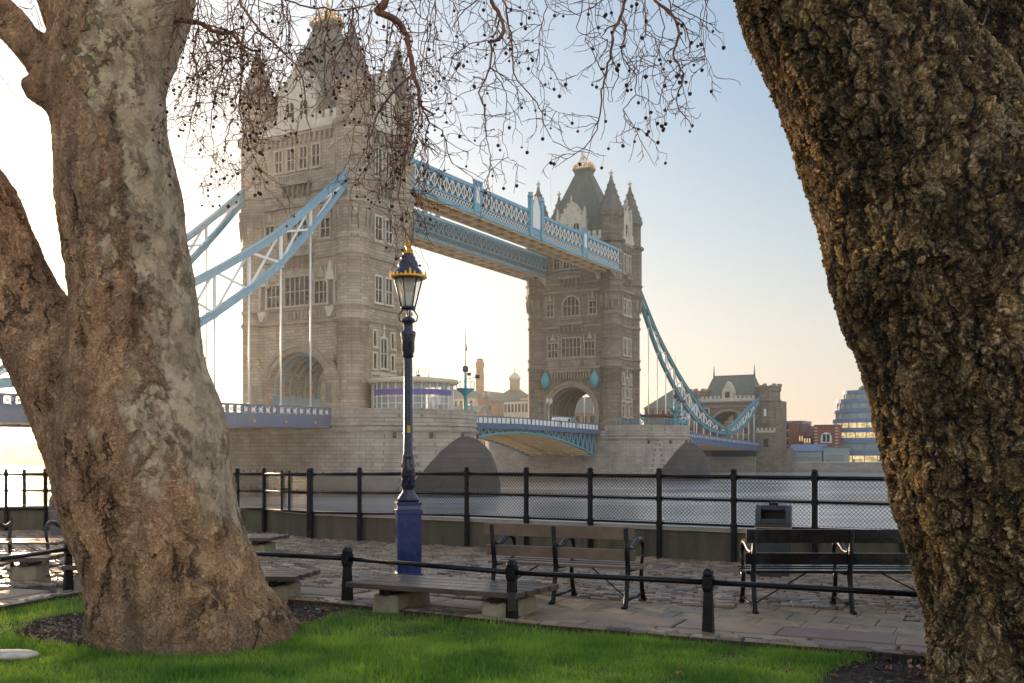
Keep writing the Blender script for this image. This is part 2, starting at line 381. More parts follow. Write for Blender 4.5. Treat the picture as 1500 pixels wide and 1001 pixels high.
    def window(face, s, z0, z1, w, lights=2, transom=True, arch=False, hood=False):
        T = FR[face]; h = z1 - z0; t = .16
        gl = MB(T)
        if arch:
            pts = [(s - w / 2, z0), (s + w / 2, z0)] + arc(s, z1 - w / 2, w / 2, 0, 180, 12)
            gl.prism(pts, 1, .0, .05)
        else: gl.box(s - w / 2, s + w / 2, 0.0, .05, z0, z1)
        wi = gl.build('window', M['glass_dark'], root, off=off)
        fr = MB(T)
        fr.box(s - w / 2 - .22, s - w / 2, 0, .22, z0, z1 - (w / 2 if arch else 0)); fr.box(s + w / 2, s + w / 2 + .22, 0, .22, z0, z1 - (w / 2 if arch else 0))
        fr.box(s - w / 2 - .35, s + w / 2 + .35, 0, .34, z0 - .28, z0)
        if arch:
            o_ = arc(s, z1 - w / 2, w / 2 + .32, 0, 180, 12); i_ = arc(s, z1 - w / 2, w / 2, 0, 180, 12)
            for j in range(12): fr.prism([o_[j], o_[j + 1], i_[j + 1], i_[j]], 1, 0, .3)
        else: fr.box(s - w / 2 - .22, s + w / 2 + .22, 0, .24, z1, z1 + .25)
        for k in range(1, lights): x = s - w / 2 + w * k / lights; fr.box(x - t / 2, x + t / 2, .05, .16, z0, z1 - (.25 * w * abs(2 * k / lights - 1) if arch else 0))
        if transom: fr.box(s - w / 2, s + w / 2, .05, .15, z0 + h * .5 - .06, z0 + h * .5 + .06)
        if hood:
            fr.prism([(s - w * .28, z1 + .6), (s, z1 + 2.1), (s + w * .28, z1 + .6)], 1, 0, .3)
            for e in (-1, 1): fr.box(s + e * (w / 2 + .2) - .1, s + e * (w / 2 + .2) + .1, .0, .35, z1, z1 + 1.5)
        fr.build('window_frame', M['dressed'] if face == 'flank' else M['frame_stone'], wi, off=off)
    for face in ('front', 'back'):
        for s in (-3.3, -1.1, 1.1, 3.3): window(face, s, 39.7, 42.6, 1.2)
        window(face, 0, 30.0, 33.9, 3.6, 4, True, True)
        for s in (-4.9, 4.9): window(face, s, 30.1, 32.6, 1.5, 2, True, False, True)
        window(face, 0, 21.5, 25.3, 4.2, 5)
        for s in (-4.2, 4.2): window(face, s, 21.5, 24.4, 2.2, 3, True, False, True)
        if face == 'back': continue
        T = FR[face]
        # balconies
        for z, w in ((37.5, 2.6), (27.95, 2.9)):
            b = MB(T); b.box(-w, w, 0, 1.0, z, z + .25); b.box(-w, w, .85, 1.0, z + 1.25, z + 1.45); b.box(-w, w, .9, .95, z + .25, z + .6)
            for k in range(13): x = -w + .1 + k * (2 * w - .2) / 12; b.box(x - .07, x + .07, .86, .98, z + .25, z + 1.25)
            for k in range(6): x = -w + .35 + k * (2 * w - .7) / 5; b.prism([(x - .15, z), (x + .15, z), (x + .05, z - 1.5), (x - .05, z - 1.5)], 1, 0, .55)
            b.build('balcony', M['cornice'], root, off=off)
        # frieze panels above the arch storey, niches with canopies
        p = MB(T)
        for s, w in ((-4.2, 1.3), (0, 2.1), (4.2, 1.3)):
            p.box(s - w, s + w, 0, .1, 19.55, 20.75)
            for k in range(int(w * 3)): x = s - w + .2 + k * .66; p.box(x, x + .42, .1, .22, 19.75, 20.55)
        p.build('carved_frieze', M['cornice'], root, off=off)
        if not far:
            for s in (-6.0, 6.0):
                n_ = MB(T); n_.prism([(s - .75, 20.9), (s + .75, 20.9), (s + .25, 19.6), (s - .25, 19.6)], 1, 0, .7)
                n_.box(s - .7, s - .5, 0, .4, 21.2, 24.4); n_.box(s + .5, s + .7, 0, .4, 21.2, 24.4)
                n_.prism([(s - .85, 24.4), (s + .85, 24.4), (s, 27.0)], 1, 0, .6)
                for e in (-.85, .85): n_.prism([(s + e - .14, 24.2), (s + e + .14, 24.2), (s + e, 26.4)], 1, 0, .4)
                n_.build('niche', M['dressed'], root, off=off)
                MB(T).box(s - .5, s + .5, 0, .06, 21.0, 24.4).build('niche_recess', M['spire'], root, off=off)
            for s in (-6.4, 6.6):      # gabled stone porches by the arch
                n_ = MB(T); n_.box(s - 1.3, s + 1.3, 0, 1.5, BASE, 11.2); n_.prism([(s - 1.5, 11.2), (s + 1.5, 11.2), (s, 13.6)], 1, 0, 1.6); n_.box(s - .15, s + .15, .5, .8, 13.4, 14.6); n_.box(s - .45, s + .45, .5, .8, 13.9, 14.15)
                n_.build('porch', M['stone'], root, off=off)
                MB(T).box(s - .5, s + .5, 1.5, 1.56, 8.2, 10.8).build('porch_door', M['spire'], root, off=off)
        else:
            for s in (-5.6, 5.6):
                e = MB(); x, y, z = T(s, .8, 17.3)
                e.lathe(x, y, [(.1, 14.9), (.7, 15.3), (.95, 16.2), (.9, 17.2), (.5, 17.9), (.12, 18.3), (.05, 18.7)], 10); e.build('teal_boss', M['teal'], root, off=off)
    for s in (-1.15, 1.15):
        window('flank', s, 38.6, 42.4, 1.2, 2); window('flank', s, 30.1, 33.2, 1.35, 2); window('flank', s, 21.8, 25.2, 1.35, 2)
    window('flank', 0, 13.1, 17.0, 1.3, 2); window('flank', 0, 9.0, 11.9, 1.3, 2)
    for s in (-1.95, 1.95): window('flank', s, 15.9, 17.9, .6, 1, False); window('flank', s, 12.9, 14.9, .6, 1, False); window('flank', s, 9.2, 11.3, .8, 1)
    q = MB(FR['flank']); q.box(-2.8, 2.8, 0, .2, 12.1, 12.5)
    for s in (-2.7, 2.5): q.box(s, s + .25, 0, .16, 8.6, 12.1)
    q.prism([(-.25, 17.2), (.25, 17.2), (.06, 18.2), (.25, 18.4), (0, 19), (-.25, 18.4), (-.06, 18.2)], 1, 0, .25); q.box(-.05, .05, 0, .12, 12.3, 17.3); q.build('stone_band', M['dressed'], root, off=off)
    b = MB(FR['flank']); b.box(-1.5, 1.5, 0, .9, 37.4, 37.65); b.box(-1.5, 1.5, .75, .9, 38.5, 38.7)
    for k in range(8): x = -1.4 + k * .4; b.box(x - .06, x + .06, .76, .88, 37.65, 38.5)
    for k in range(4): x = -1.2 + k * .8; b.prism([(x - .15, 37.4), (x + .15, 37.4), (x + .05, 36.1), (x - .05, 36.1)], 1, 0, .5)
    b.build('balcony', M['cornice'], root, off=off)
    # dormer gables
    for face, s0, w, zt in (('front', 0, 3.0, 53.6), ('back', 0, 3.0, 53.6), ('flank', 0, 1.75, 53.0)):
        T = FR[face]; d = MB(T)
        d.prism([(s0 - w, 45.0), (s0 + w, 45.0), (s0 + w, 49.8), (s0, zt), (s0 - w, 49.8)], 1, -2.6, .12)
        for e in (-1, 1):
            d.box(s0 + e * (w + .1) - .3, s0 + e * (w + .1) + .3, -.3, .4, 45.0, 50.6); d.prism([(s0 + e * (w + .1) - .32, 50.6), (s0 + e * (w + .1) + .32, 50.6), (s0 + e * (w + .1), 52.2)], 1, -.25, .35)
        for k in range(4):
            f = k / 4
            for e in (-1, 1): d.box(s0 + e * w * (1 - f) - .15, s0 + e * w * (1 - f) + .15, -.2, .35, 49.8 + (zt - 49.8) * f, 50.25 + (zt - 49.8) * f)
        d.prism([(s0 - .18, zt), (s0 + .18, zt), (s0, zt + 1.1)], 1, -.1, .25)
        dm = d.build('dormer', M['dressed'], root, off=off)
        g2 = MB(T); r_ = MB(T)
        r_.prism([(s0 - w - .1, 49.7), (s0, zt - .1), (s0 + w + .1, 49.7)], 1, -5.2, -2.6); r_.build('dormer_roof', M['slate'], dm, off=off)
        for e in ((-1.2, 1.2) if w > 2 else (0,)):
            g2.prism([(s0 + e - .6, 46.4), (s0 + e + .6, 46.4)] + arc(s0 + e, 48.3, .6, 0, 180, 8), 1, .12, .18)
        g2.build('dormer_window', M['glass_dark'], dm, off=off)
        k_ = MB(T)
        for e in ((-1.2, 1.2) if w > 2 else (0,)): k_.box(s0 + e - .06, s0 + e + .06, .18, .3, 46.4, 48.9); k_.box(s0 + e - .6, s0 + e + .6, .18, .28, 47.5, 47.62)
        k_.build('mullion', M['dressed'], dm, off=off)
    return root
tower(0, 'bridge_tower', 'tall pale gothic stone bridge tower behind the blue lamp post', M['stone'], False)
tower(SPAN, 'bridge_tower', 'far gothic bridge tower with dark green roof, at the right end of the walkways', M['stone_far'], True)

# piers with rounded ends and low pointed cutwaters
def pier(a, label, far):
    root = empty('bridge_pier', bpt(a, 0, -4.5), PHI, label, 'pier', 'granite piers in the river'); off = (0, 0, 4.5)
    W, B = 10.65, 12.0
    def outline(r, b=B, n=20): return [(r * math.cos(R(180 + 180 * k / n)), -b + r * math.sin(R(180 + 180 * k / n))) for k in range(n + 1)] + [(r * math.cos(R(180 * k / n)), b + r * math.sin(R(180 * k / n))) for k in range(n + 1)]
    def ring(mb, prof, n=20):
        vs = []; fs = []
        for r, z in prof: vs += [(x, y, z) for x, y in outline(r, B, n)]
        m = len(outline(1)); 
        for j in range(len(prof) - 1):
            for k in range(m): a_ = j * m + k; b_ = j * m + (k + 1) % m; fs.append((a_, b_, b_ + m, a_ + m))
        fs.append(tuple(range(m - 1, -1, -1))); q = (len(prof) - 1) * m; fs.append(tuple(range(q, q + m)))
        mb.add(vs, fs)
    mb = MB(); ring(mb, [(W + .15, -5), (W, 4.2), (W + .25, 4.4), (W + .25, 4.65), (W + .08, 4.8), (W + .08, 5.0), (W + .25, 5.1), (W + .25, 5.3), (W + .02, 5.45), (W + .02, DECK)])
    mb.build('pier_body', M['pier'], root, off=off)
    p = MB(); o = outline(W + .1); i = outline(W - .45)
    for k in range(len(o)):
        j = (k + 1) % len(o)
        if abs(o[k][1]) < 9.5 and abs(o[j][1]) < 9.5: continue
        if abs(o[k][1] - o[j][1]) > 15: # straight flanks: keep only the parts beyond the road
            for sgn in (1, -1):
                x0, x1 = sorted((o[k][0], i[k][0])); y0, y1 = sorted((sgn * 9.7, sgn * 12.0)); p.box(x0, x1, y0, y1, DECK, 7.2)
            continue
        p.add([(q[0], q[1], z) for z in (DECK, 7.2) for q in (o[k], o[j], i[j], i[k])], [(0, 3, 2, 1), (4, 5, 6, 7), (0, 1, 5, 4), (1, 2, 6, 5), (2, 3, 7, 6), (3, 0, 4, 7)])
    p.build('parapet', M['pier'], root, off=off)
    for s in (-1, 1):                    # cutwater: pointed plan, rising to a ridge against the round end
        n = 14; c = MB(); prof = [(-5, 1.0), (-2.4, 1.0), (-1.0, .93), (.5, .82), (1.7, .69), (2.6, .54), (3.3, .36), (3.75, .16), (3.85, .04)]
        vs = []; fs = []
        for z, f in prof:
            for k in range(n + 1):
                t = k / n * 2 - 1; x = 10.4 * t * (.12 + .88 * f); y = (B + 1.0) + (14.6 * (1 - abs(t) ** 1.9)) * (.62 + .38 * f ** .7)
                y = max(y, B - 2) if f > .06 else B + 9.0 * (1 - abs(t)) ** .5
                vs.append((x, s * y, z))
        for j in range(len(prof) - 1):
            for k in range(n): a_ = j * (n + 1) + k; fs.append((a_, a_ + 1, a_ + n + 2, a_ + n + 1))
        c.add(vs, fs, True); c.build('cutwater', M['algae'], root, off=off)
    w = MB()
    for an in (215, 240, 268, 300, 325):
        x, y = (W + .03) * math.cos(R(an)), -B + (W + .03) * math.sin(R(an)); w.lathe(x, y, [(.28, 3.5), (.28, 4.2)], 4, False)
    w.build('drain_slot', M['glass_dark'], root, off=off)
pier(0, 'near granite bridge pier with round end carrying the glass cabin', False)
pier(SPAN, 'far granite bridge pier below the far tower and teal railing', True)

# high level walkways
M['soffit'] = plain_mat('soffit_boarding', lin(168, 132, 92), 0.75, var=0.2, scale=0.6, bump=0.01)
def walkway(sgn, label, mA, mB):
    x0, x1 = LA - .2, SPAN - LA + .2; L = x1 - x0
    root = empty('high_walkway', bpt(x0, 0, 38.4), PHI, label, 'walkway', 'high level walkways'); N = 46
    T = lambda x, y, z: (x, -sgn * y, z)        # y measured outwards from the bridge centre line
    MB(T).box(0, L, 6.0, 10.5, .0, .35).build('floor', M['soffit'], root)
    s = MB(T)
    for k in range(21):
        x = L * k / 21 + 1.2; s.box(x, x + .34, 6.1, 10.4, -.38, 0)
    for y in (6.1, 8.2, 10.25): s.box(0, L, y, y + .22, -.42, 0.001)
    s.build('floor_beam', M['tan'], root)
    for y, nm in ((10.5, mA), (6.0, mB)):
        b = MB(T); y0, y1 = (y, y + .16) if y > 8 else (y - .16, y)
        b.box(0, L, y0 - .1, y1 + .1, -.25, .22); b.box(0, L, y0, y1, .22, .4); b.box(0, L, y0 - .05, y1 + .05, 1.25, 1.5); b.box(0, L, y0 - .08, y1 + .08, 3.75, 4.3)
        b.build('chord', nm, root)
        l = MB(T)
        for k in range(N):
            xa, xb = L * k / N, L * (k + 1) / N; ym = (y0 + y1) / 2
            for z0, z1 in ((1.5, 3.75),): l.beam((xa, ym, z0), (xb, ym, z1), .06, .17); l.beam((xa, ym - .03, z1), (xb, ym - .03, z0), .06, .17)
            for q in range(2):
                xc, xd = xa + (xb - xa) * q / 2, xa + (xb - xa) * (q + 1) / 2
                l.beam((xc, ym, .4), (xd, ym, 1.25), .05, .12); l.beam((xc, ym - .03, 1.25), (xd, ym - .03, .4), .05, .12)
            l.box(xa - .06, xa + .06, y0 + .02, y1 - .02, 1.5, 3.75)
        l.build('lattice', M['white'] if y > 8 else mB, root)
    w = MB(T); w.box(0, L, 6.7, 6.8, .35, 3.7); w.box(0, L, 9.6, 9.7, .35, 3.7); w.build('inner_wall', M['slate'], root)
    rf = MB(T); rf.prism([(6.4, 3.7), (10.1, 3.7), (9.6, 4.2), (8.25, 4.45), (6.9, 4.2)], 0, 0, L); rf.build('roof', M['blue'] if sgn > 0 else M['teal'], root)
    for f, hh in ((.245, 5.6), (.765, 5.6)):
        x = L * f; p = MB(T); p.box(x - 1.1, x - .75, 10.55, 10.9, -.2, 5.1); p.box(x + .75, x + 1.1, 10.55, 10.9, -.2, 5.1); p.box(x - .75, x + .75, 10.6, 10.8, .4, 4.9); p.box(x - 1.15, x + 1.15, 10.5, 10.95, 4.9, 5.15)
        p.build('panel_post', mA, root)
        MB(T).box(x - .5, x + .5, 10.8, 10.86, 1.7, 4.2).build('panel', M['white'], root)
    x = L * .5; p = MB(T)
    for e in (-2.0, 2.0):
        p.box(x + e - .35, x + e + .35, 10.5, 11.1, -.2, 6.3); p.lathe(x + e, 10.8, [(.5, 6.3), (.6, 6.5), (.4, 6.7), (.42, 7.0), (.5, 7.1), (.1, 7.2)], 8)
    p.box(x - 1.65, x + 1.65, 10.6, 10.75, .4, 5.0)
    p.build('central_pier', mA, root)
    MB(T).add([(x - 1.3, 10.78, 1.4), (x + 1.3, 10.78, 1.4), (x + 1.3, 10.78, 4.6), (x + .5, 10.78, 6.2), (x, 10.78, 7.0), (x - .5, 10.78, 6.2), (x - 1.3, 10.78, 4.6)] + [(x - 1.3, 10.95, 1.4), (x + 1.3, 10.95, 1.4), (x + 1.3, 10.95, 4.6), (x + .5, 10.95, 6.2), (x, 10.95, 7.0), (x - .5, 10.95, 6.2), (x - 1.3, 10.95, 4.6)],
            [(0, 1, 2, 3, 4, 5, 6), (13, 12, 11, 10, 9, 8, 7)] + [(i, (i + 1) % 7, (i + 1) % 7 + 7, i + 7) for i in range(7)]).build('crest', M['white'], root)
    for x, s in ((.4, 1), (L - .4, -1)):
        c = MB(T)
        for y in (6.4, 9.6): c.prism([(x - s * .6, 0), (x + s * 2.2, -.1), (x + s * 1.6, -1.0), (x + s * .5, -2.2), (x - s * .6, -3.0)], 1, y - .5, y + .5)
        c.build('bracket', M['dressed'], root)
    for f in (.36, .64):
        if sgn > 0: MB(T).tube([(L * f, 8.3, 4.2), (L * f, 8.3, 13.5)], [.07, .04], 6).build('flagpole', M['white'], root)
M['blue2'] = plain_mat('faded_blue_paint', lin(128, 156, 160), 0.5, var=0.2, scale=1.0)
walkway(1, 'front pale blue lattice walkway high between the towers, nearer one', M['blue'], M['blue2'])
walkway(-1, 'rear lattice walkway high between the towers, seen under the front one', M['blue2'], M['blue2'])

# suspension chains
def interp(t, xs, ys):
    return float(np.interp(t, xs, ys))
DU = [0, 6.7, 11.8, 19.7, 25, 35, 45, 55, 61]
UP = [37.6, 32.0, 28.0, 23.0, 20.0, 15.2, 11.4, 9.0, 8.0]; LO = [36.4, 29.2, 24.3, 18.6, 15.3, 10.7, 8.1, 7.1, 7.0]
DS = [61, 67, 74, 82, 92]; US = [8.0, 9.2, 11.6, 14.4, 17.6]; LS = [7.0, 7.2, 8.6, 11.4, 16.6]
def smooth(xs, ys, d):
    # monotone-ish cubic through the measured heights
    xs = np.array(xs, float); ys = np.array(ys, float); m = np.gradient(ys, xs); k = int(min(max(np.searchsorted(xs, d) - 1, 0), len(xs) - 2))
    h = xs[k + 1] - xs[k]; t = (d - xs[k]) / h
    return float((2*t**3-3*t*t+1)*ys[k] + (t**3-2*t*t+t)*h*m[k] + (-2*t**3+3*t*t)*ys[k+1] + (t**3-t*t)*h*m[k+1])
def chain(direction, b, label, mat):
    a0 = -7.0 if direction < 0 else SPAN + 7.0
    root = empty('suspension_chain', bpt(a0, b, DECK), PHI, label, 'suspension chain', 'stiffened suspension chains'); off = None
    X = lambda d: direction * d
    def zdeck(d): return DECK - (.011 if direction < 0 else .03) * d
    for (xs, U, Lw, nm) in ((DU, UP, LO, 'long'), (DS, US, LS, 'short')):
        n = 36 if nm == 'long' else 20; D = [xs[0] + (xs[-1] - xs[0]) * k / n for k in range(n + 1)]
        for ys, part in ((U, 'upper_chord'), (Lw, 'lower_chord')):
            c = MB()
            for p, q in zip(D, D[1:]):
                za, zb = smooth(xs, ys, p) - DECK, smooth(xs, ys, q) - DECK
                vs = [(X(d), y, z + e) for d, z in ((p, za), (q, zb)) for y, e in ((-.3, -.42), (.3, -.42), (.3, .42), (-.3, .42))]
                c.add(vs, [(0, 3, 2, 1), (4, 5, 6, 7), (0, 1, 5, 4), (1, 2, 6, 5), (2, 3, 7, 6), (3, 0, 4, 7)])
                c.add([(X(d), y, z + .42 + e) for d, z in ((p, za), (q, zb)) for y, e in ((-.42, 0), (.42, 0), (.42, .08), (-.42, .08))], [(0, 3, 2, 1), (4, 5, 6, 7), (0, 1, 5, 4), (1, 2, 6, 5), (2, 3, 7, 6), (3, 0, 4, 7)])
            c.build(part, mat, root)
        nodes = [6.7 + 5.2 * k for k in range(10)] if nm == 'long' else [66, 71.2, 76.4, 81.6, 86.8]
        nodes = [xs[0]] + nodes + [xs[-1]]; br = MB()
        for p, q in zip(nodes, nodes[1:]):
            up, uq, lp, lq = [smooth(xs, ys, d) - DECK for ys, d in ((U, p), (U, q), (Lw, p), (Lw, q))]
            br.beam((X(p), .1, up), (X(q), .1, lq), .16, .26); br.beam((X(p), -.1, lp), (X(q), -.1, uq), .16, .26)
            if p > xs[0]: br.beam((X(p), 0, lp), (X(p), 0, up), .3, .3)
        br.build('bracing', M['white'], root)
        for d in nodes[1:-1]:
            z0 = zdeck(d) - DECK; z1 = smooth(xs, Lw, d) - DECK - .4
            if z1 - z0 > .7:
                h = MB(); h.tube([(X(d), 0, z0), (X(d), 0, z1)], .11, 6); h.tube([(X(d), 0, z0 + 1.0), (X(d), 0, z0 + 1.5)], .17, 6); h.box(X(d) - .25, X(d) + .25, -.25, .25, z1 - .1, z1 + .35)
                h.build('hanger_rod', M['white'], root)
    h = MB(); h.lathe(X(61), 0, [(.1, .9), (.9, 1.0), (.9, 2.0), (.1, 2.1)], 12); h.box(X(61) - .5, X(61) + .5, -.5, .5, -.6, 1.2); h.build('link_pin', mat, root)
chain(-1, 9.0, 'pale blue chain truss falling left from the near tower, in front of the tower face', M['blue'])
chain(-1, -9.0, 'pale blue chain truss falling left behind the near tower edge beside the tree trunk', M['blue'])
M['teal_dark'] = plain_mat('dark_teal_paint', lin(62, 122, 132), 0.45, var=0.18)
chain(1, 9.0, 'dark teal chain truss sweeping down right of the far tower', M['teal_dark'])
chain(1, -9.0, 'far side chain truss half hidden behind the far tower and front chain', M['blue'])

# side span decks
def side_deck(direction, label):
    a0 = -10.65 if direction < 0 else SPAN + 10.65; L = 92 if direction < 0 else 89.5; sl = .011 if direction < 0 else .03
    root = empty('side_span_deck', bpt(a0, 0, DECK), PHI, label, 'bridge deck', 'side spans of the bridge'); X = lambda d: direction * d
    def slab(mb, d0, d1, y0, y1, z0, z1):
        mb.add([(X(d), y, z - sl * d) for d in (d0, d1) for y, z in ((y0, z0), (y1, z0), (y1, z1), (y0, z1))], [(0, 3, 2, 1), (4, 5, 6, 7), (0, 1, 5, 4), (1, 2, 6, 5), (2, 3, 7, 6), (3, 0, 4, 7)])
    m = MB(); slab(m, 0, L, -9.3, 9.3, -.35, -.02); m_ = m.build('road_slab', M['asphalt'], root)
    s = MB(); slab(s, 0, L, -9.0, 9.0, -.5, -.36)
    for k in range(int(L / 2.6)): slab(s, k * 2.6 + .6, k * 2.6 + .9, -9.0, 9.0, -1.05, -.5)
    s.build('cross_beam', M['tan'], root)
    for y in (-9.6, 9.6):
        g = MB(); slab(g, 0, L, y - .15, y + .15, -.4, -.02); slab(g, 0, L, y - .25, y + .25, -.12, .12); slab(g, 0, L, y - .3, y + .3, -1.3, -1.1); slab(g, 0, L, y - .12, y + .12, -1.1, -.4)
        g.build('edge_girder', M['navy'], root)
        pr = MB(); slab(pr, 0, L, y - .2, y + .2, 1.05, 1.3); slab(pr, 0, L, y - .2, y + .2, .12, .3)
        n = int(L / 1.15)
        for k in range(n + 1): slab(pr, k * 1.15, k * 1.15 + (.3 if k % 4 else .5), y - .16, y + .16, .3, 1.05)
        pr.build('parapet', M['navy'], root)
        if y < 0 or direction < 0:
            w = MB()
            for k in range(n):
                d0 = k * 1.15 + .32; d1 = (k + 1) * 1.15 - .02
                zf = lambda d, z: (X(d), y, z - sl * d)
                w.beam(zf(d0, .3), zf(d1, 1.05), .08, .1); w.beam(zf(d0, 1.05), zf(d1, .3), .1, .1)
                w.beam(zf(d0, .675), zf(d1, .675), .06, .1); w.beam(zf((d0 + d1) / 2 - .12, .675), zf((d0 + d1) / 2 + .12, .675), .12, .34)
                if direction > 0: slab(w, d0 + .05, d1 - .05, y - .05, y + .05, .32, 1.03)
            w.build('lattice_panel', M['white'], root)
        bo = MB()
        for k in range(int(L / 5.2)): d = k * 5.2 + 3; x = X(d); bo.box(x - .14, x + .14, y - .2, y + .2, -.78 - sl * d, -.5 - sl * d)
        bo.build('boss', M['gold'], root)
side_deck(-1, 'blue painted side span roadway crossing left behind the big tree trunk')
side_deck(1, 'blue side span roadway running right from the far tower to the gatehouse')

# bascule leaves
def bascule(direction, label):
    a0 = 10.65 if direction > 0 else SPAN - 10.65; L = (SPAN - 21.3) / 2 - .06
    root = empty('bascule_leaf', bpt(a0, 0, DECK), PHI, label, 'bascule', 'opening leaves of the bridge'); X = lambda d: direction * d
    zt = lambda d: .012 * d            # slight rise to the middle
    zl = lambda d: -5.0 + 4.1 * (1 - (1 - d / L) ** 1.9)
    n = 15
    def slab(mb, d0, d1, y0, y1, z0, z1):
        mb.add([(X(d), y, z + zt(d)) for d in (d0, d1) for y, z in ((y0, z0), (y1, z0), (y1, z1), (y0, z1))], [(0, 3, 2, 1), (4, 5, 6, 7), (0, 1, 5, 4), (1, 2, 6, 5), (2, 3, 7, 6), (3, 0, 4, 7)])
    m = MB(); slab(m, 0, L, -7.6, 7.6, -.4, 0); m.build('road_slab', M['asphalt'], root)
    for i, y in enumerate((-7.7, -2.6, 2.6, 7.7)):
        outer = abs(y) > 5; g = MB(); l = MB()
        for k in range(n):
            p, q = L * k / n, L * (k + 1) / n
            for za, zb, w, h in ((zl(p), zl(q), .5, .3),):
                g.add([(X(d), y + e, z + f) for d, z in ((p, za), (q, zb)) for e, f in ((-w / 2, -h / 2), (w / 2, -h / 2), (w / 2, h / 2), (-w / 2, h / 2))], [(0, 3, 2, 1), (4, 5, 6, 7), (0, 1, 5, 4), (1, 2, 6, 5), (2, 3, 7, 6), (3, 0, 4, 7)])
            l.beam((X(p), y, zl(p)), (X((p + q) / 2), y, zt(p) - .5), .25, .26); l.beam((X((p + q) / 2), y, zt(p) - .5), (X(q), y, zl(q)), .25, .26)
        slab(g, 0, L, y - .25, y + .25, -.75, -.4)
        g.build('main_girder', M['teal'] if outer else M['tan'], root)
        l.build('web_bar', M['blue'] if outer else M['tan'], root)
    c = MB()
    for k in range(n + 1):
        d = min(L * k / n, L - .2); c.box(min(X(d), X(d) + .25), max(X(d), X(d) + .25), -7.4, 7.4, zl(d) - .05, zl(d) + .3); c.box(min(X(d), X(d) + .2), max(X(d), X(d) + .2), -7.4, 7.4, -.9, -.45)
        if k < n:
            for y0 in (-7.2, -2.2, 2.9):
                c.beam((X(d), y0, zl(d)), (X(L * (k + 1) / n), y0 + 4.4, zl(L * (k + 1) / n)), .18, .14); c.beam((X(d), y0 + 4.4, zl(d) + .02), (X(L * (k + 1) / n), y0, zl(L * (k + 1) / n) + .02), .18, .14)
    c.build('cross_frame', M['tan'], root)
    for y in (-8.2, 8.2):
        f = MB(); slab(f, 0, L, y - .6, y + .6, -.75, -.02); f.build('footway_edge', M['navy'], root)
        pr = MB(); slab(pr, 0, L, y - .12, y + .12, 1.1, 1.28); slab(pr, 0, L, y - .12, y + .12, .0, .16)
        for k in range(22): d = L * k / 21 - .05; slab(pr, max(d, 0), max(d, 0) + .18, y - .14, y + .14, .16, 1.1)
        pr.build('parapet', M['navy'], root)
        w = MB(); slab(w, .1, L - .1, y - .05, y + .05, .18, 1.08); w.build('parapet_panel', M['white'], root)
bascule(1, 'near bascule leaf of the roadway beside the near pier')
bascule(-1, 'far bascule leaf with blue truss web and ochre underside meeting the far pier')
# ------------------------------------------------------------------ river, banks, things on the piers, far buildings
WZ = -3.85
def sheet(name, pts, z, mat, kind='structure'):
    o = MB().add([(x, y, z) for x, y in pts], [tuple(range(len(pts)))]).build(name, mat); return tag(o, kind=kind)
m = NT('river_water'); co = m.coord()
w1 = m.noise(m.vscale(co, (.5, 1.2, 1)), .28, 7, .66, .8); w2 = m.noise(m.vscale(co, (.7, 1.3, 1)), 2.2, 4, .6)
nb = m.bump(m.math('ADD', w1, m.math('MULTIPLY', w2, .5)), 0.24, .3)
M['water'] = m.done(m.mix(m.noise(co, .03, 4), (.40, .41, .41), (.56, .57, .57)), m.ramp(m.noise(m.vscale(co, (.3, 1, 1)), .06, 4), [(.4, .06), (.6, .2)]), normal=nb, IOR=1.9)
sheet('river_water', [(-1500, -60), (900, -60), (900, 2600), (-1500, 2600)], WZ, M['water'])
BA = T1 + UX * 186                     # a point on the far embankment line
def bk(px, d, z=0.0):
    """point at photo column px on a line parallel to the far bank, d metres behind it"""
    A = BA + UX * d; t = (px - 750) / FPX; s = (t * A.y - A.x) / (VX.x - t * VX.y); q = A + VX * s; q.z = z; return q
# the far bank as one sheet that reaches the horizon, with its embankment wall
fb = [BA + VX * s + UX * d for s, d in ((-900, 0), (260, 0), (260, 2500), (-900, 2500))]
M['bank'] = plain_mat('bank_ground', lin(120, 116, 108), .9, var=.3, scale=.05)
mbk = MB(); mbk.add([(p.x, p.y, z) for z in (-6, -1.3) for p in fb], [(0, 3, 2, 1), (4, 5, 6, 7), (0, 1, 5, 4), (1, 2, 6, 5), (2, 3, 7, 6), (3, 0, 4, 7)])
tag(mbk.build('far_bank_ground', M['bank']), kind='structure')
we = empty('embankment_wall', BA + VX * -20 + Vector((0, 0, -5)), PHI, 'long low stone embankment wall on the far side of the river', 'wall')
w = MB(); w.box(-.6, -.02, -240, 500, 0, 3.9); w.build('wall_face', M['pier'], we)
w = MB(); w.box(-.8, .2, -240, 500, 3.9, 4.15); w.build('coping', M['dressed'], we)
w = MB()
for k in range(100):
    if k % 2 == 0: w.box(-.75, .15, -235 + k * 3.6, -235 + k * 3.6 + .5, 4.15, 4.9)
w.box(-.4, -.1, -240, 130, 4.75, 4.85); w.build('railing', M['cornice'], we)

